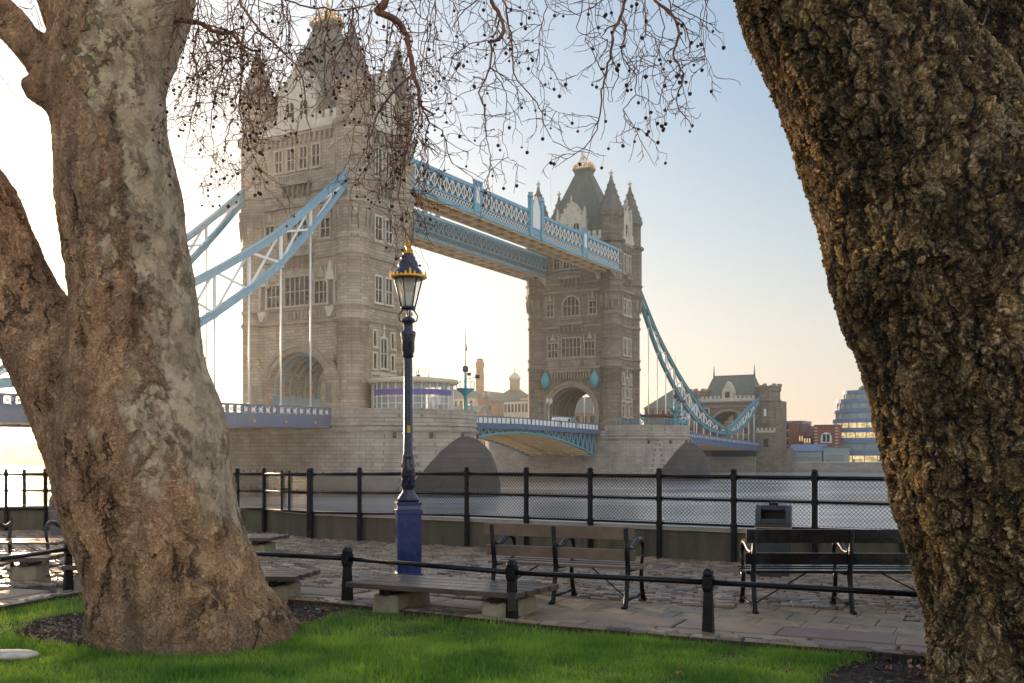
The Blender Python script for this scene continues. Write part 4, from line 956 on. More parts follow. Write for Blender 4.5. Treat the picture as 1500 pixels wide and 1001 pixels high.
G0 = Vector((0, 9.62)); GE = Vector((.895, -.446)); GN = Vector((.446, .895)); GA = math.atan2(GE.y, GE.x)
def gfr(x, y): d = Vector((x, y)) - G0; return d.dot(GE), d.dot(GN)
def wall_line(x):            # y of the river wall at x
    return float(np.interp(x, [p[0] for p in FENCE], [p[1] for p in FENCE]))
PATCH = [(1.2, 4.2, 9.0, 10.95), (-1.5, 1.5, 9.9, 11.6)]    # ribbed slabs below the two benches (x0,x1,y0,y1 roughly, slanted)
def in_patch(x, y):
    if seg_dist(x, y) < 1.12: return False
    for x0, x1, y0, y1 in PATCH:
        if x0 <= x + (y - y0) * .45 <= x1 + .3 and y0 <= y + (x - x0) * .12 <= y1: return True
    return False
# flagstones: two rows beside the kerb
fl = MB()
path = [Vector(p) for p in KERB]; cum = [0]
for p, q in zip(path, path[1:]): cum.append(cum[-1] + (q - p).length)
def along(s, off):
    for i in range(len(path) - 1):
        if s <= cum[i + 1] or i == len(path) - 2:
            d = (path[i + 1] - path[i]).normalized(); n_ = Vector((-d.y, d.x)); p = path[i] + d * (s - cum[i])
            return p + n_ * off, math.atan2(d.y, d.x)
for off_, wdt, ln in ((.36, .30, .62), (.80, .56, 1.05)):
    s = .2
    while s < cum[-1]:
        L_ = ln * rng.uniform(.75, 1.25); p, an = along(s + L_ / 2, off_); s += L_ + .03
        if p.y > 5.5 and not in_patch(p.x, p.y): block(fl, p.x, p.y, L_ / 2, wdt / 2 - .015, an, .004 + rng.uniform(-.003, .003), .012, .002)
tag(fl.build('flagstone_path', M['flag'], recalc=False), kind='structure')
# kerb of small setts
kb = MB()
for off_ in (.04, .145):
    s = 0
    while s < cum[-1]:
        L_ = rng.uniform(.13, .24); p, an = along(s + L_ / 2, off_); s += L_ + .012
        block(kb, p.x, p.y, L_ / 2, .047, an, .034 + rng.uniform(-.010, .010), .018, .008)
tag(kb.build('sett_kerb', M['sett'], recalc=False), kind='structure')
# cobbles
cbm = MB(); A2 = GA + R(14); e1 = Vector((math.cos(A2), math.sin(A2))); e2 = Vector((-e1.y, e1.x)); PX_, PY_ = .235, .115
for j in range(-40, 150):
    for i in range(-72, 60):
        q = G0 + e1 * ((i + (.5 if j % 2 else 0)) * PX_ + rng.uniform(-.01, .01)) + e2 * (j * PY_)
        if q.y < 7.5 or abs(q.x) > .56 * q.y + .4 or q.y > wall_line(q.x) + .25: continue
        if inside(LAWN, q.x, q.y) or seg_dist(q.x, q.y) < 1.2 or in_patch(q.x, q.y): continue
        block(cbm, q.x, q.y, PX_ / 2 - rng.uniform(.011, .02), PY_ / 2 - rng.uniform(.009, .015), A2 + rng.uniform(-.04, .04), .0 + rng.uniform(-.010, .006), .016, .007)
tag(cbm.build('cobblestone_paving', M['sett'], recalc=False), kind='structure')
# ribbed paving below the benches
m = NT('ribbed_slab'); co = m.coord(); wv = m.n('ShaderNodeTexWave', {'Vector': m.n('ShaderNodeMapping', {'Vector': co, 'Rotation': (0, 0, R(62))}).outputs[0], 'Scale': 9.0, 'Distortion': .15}, wave_type='BANDS')
nz = m.noise(co, 5, 5, .6); c = m.mix(m.ramp(nz, [(.35, 0.), (.7, 1.)]), lin(124, 116, 98), lin(172, 154, 128)); c = m.mix(m.ramp(wv.outputs['Fac'], [(0, .35), (.4, 0.)]), c, lin(60, 54, 46))
M['ribbed'] = m.done(c, .75, normal=m.bump(wv.outputs['Fac'], .8, .012))
rb = MB()
for j in range(0, 60):
    for i in range(-30, 40):
        q = G0 + GE * (i * .42 + (j % 2) * .2) + GN * (j * .42)
        if in_patch(q.x, q.y) and not inside(LAWN, q.x, q.y) and seg_dist(q.x, q.y) > 1.2: block(rb, q.x, q.y, .205, .205, GA, -.004 + rng.uniform(-.002, .002), .004, .001)
tag(rb.build('ribbed_paving', M['ribbed'], recalc=False), kind='structure')

# soil and mulch under the trees, lawn
MULCH1 = [(-4.62, 9.2), (-4.3, 8.8), (-3.7, 8.5), (-3.0, 8.52), (-2.35, 9.15), (-1.95, 9.7), (-1.72, 10.65), (-2.3, 10.95), (-3.6, 11.55), (-4.3, 10.9), (-4.75, 9.9)]
MULCH2 = [(2.05, 6.2), (2.15, 7.1), (2.45, 7.7), (2.95, 8.12), (3.5, 7.88), (6.0, 6.8), (6.0, 5.0), (2.4, 5.0)]
m = NT('soil'); co = m.coord(); nz = m.noise(co, 22, 6, .7); n2 = m.noise(co, 3, 4)
c = m.mix(m.ramp(nz, [(.35, 0.), (.7, 1.)]), (.018, .012, .009), (.12, .085, .06)); c = m.mix(m.ramp(n2, [(.5, 0.), (.75, .5)]), c, (.09, .06, .04))
M['soil'] = m.done(c, .95, normal=m.bump(nz, 1.0, .05))
vs = []; nx, ny = 260, 180; X0, X1, Y0, Y1 = -7.6, 7.2, 3.0, 12.0; gi = {}; fs = []
for j in range(ny + 1):
    for i in range(nx + 1):
        x = X0 + (X1 - X0) * i / nx; y = Y0 + (Y1 - Y0) * j / ny
        if not inside(LAWN, x, y): continue
        mu = inside(MULCH1, x, y) or inside(MULCH2, x, y)
        z = -.02 + .02 * mnoise.noise(Vector((x * 1.2, y * 1.2, 0))) + (mnoise.noise(Vector((x * 9, y * 9, 3))) * .02 - .012 if mu else 0)
        gi[(i, j)] = len(vs); vs.append((x, y, z))
for (i, j), a_ in gi.items():
    if (i + 1, j) in gi and (i, j + 1) in gi and (i + 1, j + 1) in gi: fs.append((a_, gi[(i + 1, j)], gi[(i + 1, j + 1)], gi[(i, j + 1)]))
s = MB(); s.add(vs, fs, True); tag(s.build('garden_soil', M['soil'], recalc=False), kind='structure')
ed = MB()
for p, q in zip(KERB, KERB[1:]): ed.beam((p[0], p[1], -.03), (q[0], q[1], -.03), .03, .1)
tag(ed.build('lawn_edging', M['soil']), kind='structure')

m = NT('grass_blade'); co = m.coord(); ge = m.n('ShaderNodeNewGeometry'); n1 = m.noise(co, 1.1, 5, .6); n2 = m.noise(co, 5, 3); rpi = ge.outputs['Random Per Island']
c = m.mix(m.ramp(n1, [(.40, 0.), (.60, 1.)]), (.06, .20, .018), (.33, .52, .06)); c = m.mix(m.ramp(rpi, [(.55, 0.), (1., .55)]), c, (.27, .42, .05)); c = m.mix(m.ramp(n2, [(.56, 0.), (.74, .65)]), c, (.24, .22, .09))
d_ = m.n('ShaderNodeBsdfPrincipled', {'Base Color': c, 'Roughness': .55}); tr = m.n('ShaderNodeBsdfTranslucent', {'Color': m.mix(.5, c, (.24, .38, .04))})
mx = m.n('ShaderNodeMixShader', {0: .5, 1: d_, 2: tr}); m.t.links.new(mx.outputs[0], m.out.inputs['Surface']); M['grass'] = m.mat
def path_mask(poly, X, Y):
    c = np.zeros(len(X), bool); n = len(poly)
    for i in range(n):
        x1, y1 = poly[i]; x2, y2 = poly[(i + 1) % n]
        if y1 == y2: continue
        k = ((y1 > Y) != (y2 > Y)) & (X < (x2 - x1) * (Y - y1) / (y2 - y1) + x1); c ^= k
    return c
nr = np.random.default_rng(7)
def blades(N, y0, y1, hs, ws, extra=None):
    Y = nr.uniform(y0, y1, N); X = nr.uniform(-1, 1, N) * (Y * .53 + .25)
    k = path_mask(LAWN, X, Y)
    jx, jy = X + nr.normal(0, .035, N), Y + nr.normal(0, .035, N)
    k &= ~path_mask(MULCH1, jx, jy) & ~path_mask(MULCH2, jx, jy)
    dd = np.full(N, 9.0)
    for (x1, y1), (x2, y2) in zip(KERB, KERB[1:]):
        t = np.clip(((X - x1) * (x2 - x1) + (Y - y1) * (y2 - y1)) / ((x2 - x1) ** 2 + (y2 - y1) ** 2), 0, 1); dd = np.minimum(dd, np.hypot(X - x1 - t * (x2 - x1), Y - y1 - t * (y2 - y1)))
    k &= dd > .05 + nr.uniform(0, .03, N)
    X, Y = X[k], Y[k]; n = len(X)
    patch = np.sin(X * 2.3 + 1.3 * np.sin(Y * 1.7)) * np.cos(Y * 2.9 + X) * .25 + .85 + .18 * np.sin(X * 9 + Y * 4) * np.sin(Y * 11)
    H = nr.gamma(6, hs / 6, n) * patch; W = nr.uniform(.7, 1.3, n) * ws
    A = nr.uniform(0, 2 * np.pi, n); L = nr.uniform(.1, .75, n) * H; D = nr.uniform(0, 2 * np.pi, n)
    ax, ay = np.cos(A) * W / 2, np.sin(A) * W / 2; lx, ly = np.cos(D) * L, np.sin(D) * L
    z0 = np.full(n, -.03)
    V = np.stack([np.stack([X - ax, Y - ay, z0], 1), np.stack([X + ax, Y + ay, z0], 1), np.stack([X + ax * .7 + lx * .4, Y + ay * .7 + ly * .4, z0 + H * .62], 1), np.stack([X - ax * .7 + lx * .4, Y - ay * .7 + ly * .4, z0 + H * .62], 1), np.stack([X + lx, Y + ly, z0 + H], 1)], 1).reshape(-1, 3)
    return V, n
Vs = []; 
for a_ in ((230000, 6.6, 9.0, .048, .0048), (150000, 8.8, 12, .05, .006)):
    V, n = blades(*a_); Vs.append(V)
V = np.concatenate(Vs); n = len(V) // 5; me = bpy.data.meshes.new('lawn_grass'); me.vertices.add(len(V)); me.vertices.foreach_set('co', V.ravel())
b5 = np.arange(n) * 5; F = np.stack([b5, b5 + 1, b5 + 2, b5 + 3, b5 + 3, b5 + 2, b5 + 4], 1).ravel(); me.loops.add(len(F)); me.loops.foreach_set('vertex_index', F.astype(np.int32))
me.polygons.add(2 * n); st = np.stack([np.arange(n) * 7, np.arange(n) * 7 + 4], 1).ravel(); me.polygons.foreach_set('loop_start', st.astype(np.int32)); me.polygons.foreach_set('loop_total', np.tile([4, 3], n).astype(np.int32))
me.update(); me.materials.append(M['grass']); go = bpy.data.objects.new('lawn_grass', me); COL.objects.link(go); tag(go, 'short bright green mown grass of the lawn', 'grass', kind='stuff')
# bark chips and dead leaves on the bare soil
m = NT('mulch_chip'); ge = m.n('ShaderNodeNewGeometry'); M['chip'] = m.done(m.ramp(ge.outputs['Random Per Island'], [(0, (.03, .018, .012)), (.6, (.10, .06, .035)), (.93, (.2, .12, .06)), (1, (.38, .33, .27))]), .85)
cm = MB()
for poly, N in ((MULCH1, 2600), (MULCH2, 2200)):
    xs = [p[0] for p in poly]; ys = [p[1] for p in poly]
    for _ in range(N):
        x, y = rng.uniform(min(xs), max(xs)), rng.uniform(min(ys), max(ys))
        if not inside(poly, x, y): continue
        L_ = rng.uniform(.008, .03) * (1.6 if rng.random() < .06 else 1); w_ = L_ * rng.uniform(.3, .7); an = rng.uniform(0, 6.28); z = -.015 + rng.uniform(0, .02); t1, t2 = rng.uniform(-.012, .012), rng.uniform(-.01, .01); ca, sa = math.cos(an), math.sin(an)
        q = [(x + u * L_ * ca - v_ * w_ * sa, y + u * L_ * sa + v_ * w_ * ca, z + u * t1 + v_ * t2) for u, v_ in ((-1, -.6), (.2, -1), (1, .2), (-.3, 1))]
        cm.add(q + [(a_, b_, c_ - .006) for a_, b_, c_ in q], [(0, 1, 2, 3), (7, 6, 5, 4), (0, 4, 5, 1), (1, 5, 6, 2), (2, 6, 7, 3), (3, 7, 4, 0)])
tag(cm.build('bark_mulch', M['chip'], recalc=False), 'loose brown bark chips and crumbs on the bare soil round the trees', 'mulch', kind='stuff')
M['leaf'] = plain_mat('dry_leaf', lin(176, 112, 78), .7, var=.3, scale=20)
def dead_leaf(x, y, s, an, label, z=.005):
    o = empty('fallen_leaf', (x, y, z), an, label, 'leaf', 'dead leaves on the ground'); n_ = 9; c_ = MB(); vs = [(0, 0, .006)]
    for k in range(18):
        t = 2 * math.pi * k / 18; r_ = s * (.6 + .4 * abs(math.cos(2.5 * t))) ; vs.append((r_ * math.cos(t), r_ * .7 * math.sin(t), .012 * math.sin(3 * t) + .01))
    c_.add(vs, [(0, 1 + k, 1 + (k + 1) % 18) for k in range(18)]); c_.build('blade', M['leaf'], o); c_ = MB(); c_.tube([(0, 0, .008), (-s * .8, .01, .012), (-s * 1.6, .03, .02)], .0015, 4); c_.build('stalk', M['leaf'], o)
def gp2(px, py, z=0): Y = (CAM_Z - z) * FPX / (py - 664); return (px - 750) / FPX * Y, Y
for px, py, s, lab in ((1340, 981, .07, 'large pinkish dead leaf on the mulch by the right tree'), (1302, 985, .035, 'small orange dead leaf left of the large one on the mulch'), (346, 888, .04, 'orange dead leaf at the foot of the left trunk'), (1155, 992, .03, 'pale dry leaf lying in the grass near the right edge of the lawn'), (308, 948, .025, 'brown leaf in the grass in front of the left trunk'), (995, 993, .03, 'dark leaf in the grass at the bottom of the picture')):
    x, y = gp2(px, py); dead_leaf(x, y, s, px, lab, .015 if py < 985 and px > 1200 else .03)
x, y = gp2(22, 962); st = MB(); st.lathe(0, 0, [(.10, -.03), (.19, .0), (.2, .03), (.15, .052), (.05, .058)], 9, True)
stn = st.build('flat_stone', plain_mat('pale_stone', lin(190, 184, 172), .85, var=.3, scale=9, bump=.02)); stn.location = (x - .05, y, .0); stn.scale = (1.25, .6, .85); tag(stn, 'flat pale stone lying in the grass at the left edge', 'stone')

# ------------------------------------------------------------------ river railing with chain link mesh, low parapet wall
M['black'] = plain_mat('black_paint', lin(20, 20, 23), .36, spec=.25, var=.3, scale=6, bump=.004)
M['black_worn'] = plain_mat('weathered_black_paint', lin(40, 34, 32), .4, var=.3, scale=8, bump=.004)
M['concrete'] = plain_mat('mossy_concrete', lin(92, 86, 70), .9, var=.42, scale=2.2, bump=.02, streak=True)
M['coping'] = plain_mat('coping_stone', lin(172, 164, 150), .8, var=.22, scale=3, bump=.01)
rw = empty('river_parapet', (0, 17.6, 0), 0, 'low mossy concrete parapet along the river, railing bolted in front', 'wall')
fp = [Vector((x, y, 0)) for x, y in FENCE]
def ribbon(mb, pts, d0, d1, z0, z1, oy=17.6):
    o_ = []
    for i, p in enumerate(pts):
        d = (pts[min(i + 1, len(pts) - 1)] - pts[max(i - 1, 0)]).normalized(); n_ = Vector((-d.y, d.x, 0)); o_.append((p + n_ * d0, p + n_ * d1))
    for (a_, b_), (c_, e_) in zip(o_, o_[1:]): mb.add([(q.x, q.y - oy, z) for z in (z0, z1) for q in (a_, c_, e_, b_)], [(0, 3, 2, 1), (4, 5, 6, 7), (0, 1, 5, 4), (1, 2, 6, 5), (2, 3, 7, 6), (3, 0, 4, 7)])
w = MB(); ribbon(w, fp, .06, .42, -.045, .44); w.build('wall_body', M['concrete'], rw)
w = MB(); ribbon(w, fp, .03, .46, .44, .5); w.build('coping', M['coping'], rw)
w = MB(); ribbon(w, fp, .44, .7, -6, -.05); w.build('river_face', M['pier'], rw)
# posts along the measured line
posts = []
D0 = Vector((3.36, 15.1)); DV = Vector((-.862, .508))
for k in range(-6, 9):
    d = k * 1.205; q = D0 + DV * d
    if k == 8: q = Vector((-3.95, 19.4))
    posts.append((q.x, q.y))
posts = posts[::-1]
left = [(-5.2, 20.9)] + [((px_ - 750) / FPX * 21.2, 21.2 if px_ > 100 else 21.3) for px_ in (348, 296, 238, 180, 122, 64, 6, -52)]
allp = left[::-1] + posts       # left to right
rl = empty('river_railing', (0, 17.6, 0), 0, 'black post and rail river railing filled with chain link mesh', 'railing')
def fence_z(x): return -.0 if x > -1 else max(-.09, (x + 1) * .018)
pm = MB(); pm.lathe(0, 0, [(.046, -.05), (.046, .5), (.057, .51), (.057, .58), (.046, .59), (.046, .89), (.057, .90), (.057, .97), (.046, .98), (.046, 1.23), (.058, 1.24), (.058, 1.345), (.044, 1.352), (.05, 1.372), (.05, 1.39), (.036, 1.412), (.012, 1.418)], 8, False, R(22.5 + 30.5))
p0 = pm.build('post', M['black'], rl)
pw = None
for k, (x, y) in enumerate(allp):
    o = p0 if k == 0 else p0.copy()
    if k: COL.objects.link(o); o.parent = rl
    o.location = (x, y - 17.6 - .02, fence_z(x))
M['wire'] = plain_mat('dark_wire', lin(20, 19, 19), .5)
for (xa, ya), (xb, yb) in zip(allp, allp[1:]):
    a_ = Vector((xa, ya - 17.62, fence_z(xa))); b_ = Vector((xb, yb - 17.62, fence_z(xb))); L_ = (b_ - a_).length; d = (b_ - a_).normalized()
    for z, rr in ((.55, .02), (.935, .022), (1.29, .03)): r = MB(); r.tube([a_ + Vector((0, 0, z)), b_ + Vector((0, 0, z))], rr, 8); r.build('rail', M['black'], rl)
    mw = MB(); p_ = .060
    for z0, z1 in ((.585, .905), (.965, 1.255)):
        h = z1 - z0; mw.tube([a_ + d * .06 + Vector((0, 0, z0)), b_ - d * .06 + Vector((0, 0, z0))], .005, 4); mw.tube([a_ + d * .06 + Vector((0, 0, z1)), b_ - d * .06 + Vector((0, 0, z1))], .005, 4)
        k = -int(h / p_) - 1
        while k * p_ < L_:
            for sg in (1, -1):
                s0 = k * p_; s1 = s0 + h; za, zb = (z0, z1) if sg > 0 else (z1, z0)
                lo, hi = max(s0, .06), min(s1, L_ - .06)
                if hi - lo > .01:
                    f = lambda s: a_ + d * s + Vector((0, 0, za + (zb - za) * (s - s0) / h)) + Vector((d.y, -d.x, 0)) * (.002 * sg)
                    mw.tube([f(lo), f(hi)], .0042, 3, False, False)
            k += 1
        for s in (.25, .5, .75): q = a_ + d * (L_ * s); mw.box(q.x - .008, q.x + .008, q.y - .02, q.y + .02, z1, z1 + .035)
    mw.build('mesh_panel', M['wire'], rl, recalc=False)
# gate stiles left of the bend
gm = MB()
for f in (.42, .58): x, y = -5.2 + (1.25) * f, 20.9 - 1.5 * f; gm.box(x - .02, x + .02, y - 17.66, y - 17.6, .5, 1.3)
gm.box(-5.2 + 1.25 * .42, -5.2 + 1.25 * .58, 2.6, 2.64, .9, .94); MB().box(-10.46, -10.40, 3.66, 3.72, .5, 1.3).build('gate_stile', M['black'], rl); gm.build('gate_stile', M['black'], rl)

# low rail round the lawn
lowp = [(-6.35, 8.3), (-5.75, 10.15), (-5.4, 12.12), (-3.65, 11.85), (-1.82, 11.0), (0.0, 9.72), (1.77, 8.98), (3.5, 8.15), (5.3, 7.35)]
lr = empty('low_lawn_rail', (0, 9.7, 0), 0, 'knee high black rail on tapered posts around the lawn', 'railing')
o0 = None
for k, (x, y) in enumerate(lowp):
    dx, dy = (Vector(lowp[min(k + 1, 8)]) - Vector(lowp[max(k - 1, 0)])).normalized(); an = math.atan2(dy, dx)
    if o0 is None:
        pb = MB(); pb.frus(0, 0, -.05, .052, .052, .40, .036, .036); pb.frus(0, 0, .40, .036, .036, .43, .047, .047); pb.frus(0, 0, .43, .047, .047, .54, .047, .047)
        pb.frus(0, 0, .54, .038, .038, .56, .042, .042); pb.frus(0, 0, .56, .042, .042, .595, .034, .034); pb.frus(0, 0, .595, .034, .034, .612, .016, .016); o = o0 = pb.build('post', M['black'], lr, bevel=.003)
    else: o = o0.copy(); COL.objects.link(o); o.parent = lr
    o.location = (x, y - 9.7, 0); o.rotation_euler = (0, 0, an)
for (xa, ya), (xb, yb) in zip(lowp, lowp[1:]):
    MB().tube([(xa, ya - 9.7, .485), (xb, yb - 9.7, .485)], .026, 10).build('rail', M['black'], lr)
pl_ = MB(); pl_.box(-.04, .04, -.075, -.068, .12, .3); pq = pl_.build('reflector_plate', M['black_worn'], lr); pq.location = (0, .02, 0)

# ------------------------------------------------------------------ lamp post
LX, LY = gp2(598, 849); lp = empty('lamp_post', (LX, LY, 0), R(12), 'tall dark blue lamp post with gilded glass lantern in front of the bridge', 'lamp post')
M['lampblue'] = plain_mat('deep_blue_gloss', lin(16, 40, 100), .3, var=.25, scale=4, coat=.3)
M['lampnavy'] = plain_mat('near_black_blue_gloss', lin(24, 30, 58), .32, var=.3, scale=6, coat=.3, bump=.003)
b = MB(); b.box(-.155, .155, -.155, .155, -.03, .9); b.box(-.17, .17, -.17, .17, .9, .96); b.frus(0, 0, .96, .155, .155, 1.02, .145, .145); b.box(-.165, .165, -.165, .165, 1.02, 1.06)
b.box(-.175, .175, -.175, .175, -.03, .1); b.box(-.1, .1, -.163, -.156, .22, .82); b.box(.156, .163, -.1, .1, .22, .82)
b.build('base_box', M['lampblue'], lp, bevel=.008, segs=2)
b = MB(); b.lathe(0, 0, [(.15, 1.06), (.13, 1.12), (.075, 1.2), (.07, 1.24), (.085, 1.26), (.085, 1.6), (.07, 1.66), (.078, 1.68), (.062, 1.72), (.056, 3.0), (.05, 3.02), (.075, 3.04), (.07, 3.08), (.085, 3.12), (.085, 3.26), (.1, 3.34), (.1, 3.38), (.06, 3.4), (.06, 3.5), (.09, 3.52), (.09, 3.55), (.05, 3.58)], 20)
for k in range(5):
    for q in range(6): an = R(60 * q + 30 * (k % 2)); b.lathe(.082 * math.cos(an), .082 * math.sin(an), [(.004, 1.27 + .065 * k), (.018, 1.295 + .065 * k), (.004, 1.325 + .065 * k)], 5)
b.build('column', M['lampnavy'], lp)
z0 = 3.56
b = MB()
for s in (-1, 1): b.tube([(s * .04, 0, 3.5), (s * .11, 0, 3.53), (s * .125, 0, 3.6), (s * .085, 0, 3.66), (s * .07, 0, 3.68)], .011, 6); b.tube([(0, s * .04, 3.5), (0, s * .11, 3.53), (0, s * .125, 3.6), (0, s * .085, 3.66), (0, s * .07, 3.68)], .011, 6)
b.lathe(0, 0, [(.02, 3.5), (.02, 3.7)], 8); b.lathe(0, 0, [(.095, 3.68), (.1, 3.72), (.085, 3.73)], 16)
for k in range(6): an = R(60 * k); b.tube([(.09 * math.cos(an), .09 * math.sin(an), 3.72), (.18 * math.cos(an), .18 * math.sin(an), 4.1)], .011, 5)
b.lathe(0, 0, [(.19, 4.09), (.21, 4.1), (.225, 4.13), (.19, 4.15)], 24); b.build('lantern_frame', M['lampnavy'], lp)
gl = MB(); gl.lathe(0, 0, [(.085, 3.73), (.178, 4.1)], 6, False, 0, False); gl.build('lantern_glass', M['cabin_glass'], lp)
b = MB(); b.lathe(0, 0, [(.05, 4.08), (.075, 4.05), (.09, 3.98), (.07, 3.94), (.04, 3.93)], 12); b.build('burner', M['cream'], lp)
b = MB(); b.lathe(0, 0, [(.2, 4.14), (.19, 4.19), (.15, 4.24), (.125, 4.26), (.135, 4.28), (.12, 4.34), (.09, 4.37), (.1, 4.385), (.07, 4.43), (.04, 4.44)], 20); b.build('canopy', M['lampnavy'], lp)
b = MB()
for k in range(24):
    an = R(15 * k); rr = .225; h = .06 if k % 2 else .035
    if k % 6 == 0: h = .1
    b.frus(rr * math.cos(an), rr * math.sin(an), 4.115, .02, .02, 4.115 + h, .008, .008)
b.lathe(0, 0, [(.22, 4.1), (.237, 4.12), (.225, 4.145)], 24)
b.lathe(0, 0, [(.06, 4.43), (.075, 4.45), (.06, 4.47)], 14); b.build('gilded_crown', M['gold'], lp)
b = MB(); b.lathe(0, 0, [(.02, 4.46), (.03, 4.48), (.022, 4.5), (.042, 4.54), (.04, 4.57), (.018, 4.62), (.004, 4.69)], 12); b.build('finial', M['gold'], lp)
b = MB(); b.box(-.02, .02, -.068, -.06, 2.0, 2.1); b.build('number_plate', plain_mat('yellow_label', lin(200, 170, 40), .6, var=.1), lp)
lp.scale = (1.0, 1.0, .957)

# ------------------------------------------------------------------ benches, bins
M['wood'] = plain_mat('weathered_wood', lin(112, 94, 80), .55, var=.3, scale=5, bump=.004)
M['wood_dark'] = plain_mat('dark_stained_wood', lin(84, 72, 66), .36, var=.35, scale=5, bump=.004)
M['wood_black'] = plain_mat('black_painted_wood', lin(24, 23, 25), .26, var=.3, scale=5, bump=.003)
M['block'] = plain_mat('mossy_block', lin(140, 134, 112), .9, var=.35, scale=4, bump=.015)
def slat_seat(name, label, cx, cy_, rz, L_, W_, zt, blocks, nsl=4, group='backless slatted benches'):
    root = empty(name, (cx, cy_, 0), rz, label, 'bench', group)
    sw = W_ / nsl
    for k in range(nsl):
        y = -W_ / 2 + sw * (k + .5); sh = (k - nsl / 2) * .03
        b = MB(); b.box(-L_ / 2 + sh, L_ / 2 + sh, y - sw / 2 + .009, y + sw / 2 - .009, zt - .055, zt); b.build('slat', M['wood_dark'], root, bevel=.006, segs=2)
    for x in blocks:
        b = MB(); b.box(x - .05, x + .05, -W_ / 2 + .06, W_ / 2 - .06, zt - .12, zt - .055); b.build('bearer', M['wood_black'], root, bevel=.004)
        b = MB(); b.frus(x, 0, -.045, .16, W_ / 2 - .08, zt - .12, .145, W_ / 2 - .1); b.build('concrete_block', M['block'], root, bevel=.012)
    return root
ZB = .29
slat_seat('flat_bench', 'backless dark slatted bench on concrete blocks directly behind the lawn rail', -.62, 10.42, GA + .02, 2.0, .86, ZB, (-.62, .66))
# bench rows right of the left trunk and left of it
def bpx(px, py, z): Y = (CAM_Z - z) * FPX / (py - 664); return (px - 750) / FPX * Y, Y
x, y = bpx(405, 838, ZB); slat_seat('flat_bench', 'backless slatted bench end just right of the left trunk, nearer of two', x - .55, y - .02, R(-4), 1.9, .74, ZB, (-.45, .62))
x, y = bpx(380, 786, ZB + .02); slat_seat('flat_bench', 'backless slatted bench end right of the left trunk, farther of two', x - .62, y + .15, R(-3), 1.9, .8, ZB + .02, (-.45, .62))
x, y = bpx(95, 812, ZB); slat_seat('flat_bench', 'backless slatted bench crossing the left edge of the picture', x - .98, y - .2, R(10), 1.9, .78, ZB, (-.5, .58))
x, y = bpx(118, 826, ZB); slat_seat('flat_bench', 'backless bench end peeping out left of the trunk base', x + .85, y + .1, R(4), 1.9, .5, ZB, (-.75, .55))

def park_bench(label, x, y, rz, L_, frames, wood, metal, H=.86, name='park_bench', back=True):
    """local: sitter faces +y, back slats on the -y side"""
    root = empty(name, (x, y, 0), rz, label, 'bench', 'park benches with backrests')
    for z0, z1, y0 in (((H - .14, H, -.31), (H - .37, H - .25, -.255)) if back else ()):
        b = MB(); b.box(-L_ / 2 - .05, L_ / 2 + .05, y0 - .02, y0 + .02, z0, z1); o = b.build('back_slat', wood, root, bevel=.005, segs=2); 
    for k in range(5):
        y0 = -.21 + k * .115; b = MB(); b.box(-L_ / 2 - .04, L_ / 2 + .04, y0 - .047, y0 + .047, .375 + .01 * abs(k - 2), .405 + .01 * abs(k - 2)); b.build('seat_slat', wood, root, bevel=.004)
    for xf in frames:
        f = MB(); f.tube([(xf, -.40, 0.0), (xf, -.34, .03), (xf, -.30, .22), (xf, -.26, .4), (xf, -.295, .55), (xf, -.35, .845 * H / .86)], [.03, .028, .026, .03, .026, .022], 8)
        f.box(xf - .022, xf + .022, -.43, -.33, -.005, .02)
        f.tube([(xf, -.2, .39), (xf, .0, .375), (xf, .22, .41)], [.022, .02, .022], 8)
        f.tube([(xf, .25, .4), (xf, .23, .3), (xf, .26, .14), (xf, .32, .0)], [.026, .024, .026, .03], 8); f.box(xf - .022, xf + .022, .28, .38, -.005, .02)
        f.tube([(xf, -.33, .075), (xf, .0, .07), (xf, .29, .075)], .016, 6)
        f.tube([(xf, -.31, .66), (xf, -.2, .61), (xf, -.08, .62), (xf, .06, .68), (xf, .18, .69), (xf, .27, .65), (xf, .30, .58), (xf, .28, .5), (xf, .25, .41)], [.018, .026, .03, .032, .032, .028, .02, .018, .018], 8)
        f.build('iron_frame', metal, root)
    for s in (-1, 1): f = MB(); f.tube([(s * L_ / 2 * .93, -.2, .08), (s * L_ * .18, -.05, .39)], .008, 5); f.build('stay_rod', metal, root)
    return root
park_bench('brown slatted park bench with iron arms facing the river, centre right', .62, 11.25, R(-24), 1.66, (-.78, -.03, .80), M['wood'], M['black'])
park_bench('glossy black park bench half hidden by the right trunk', 3.52, 10.62, R(-1.5), 2.06, (-1.0, 0.0, 1.0), M['wood_black'], M['black'])
park_bench('sunlit slatted bench with curved iron arms at the left edge of the picture', *(lambda q: (q[0] - .85, q[1]))(bpx(85, 792, .42)), R(178), 1.72, (-.84, -.02, .82), M['wood'], M['black_worn'], .72, back=False)

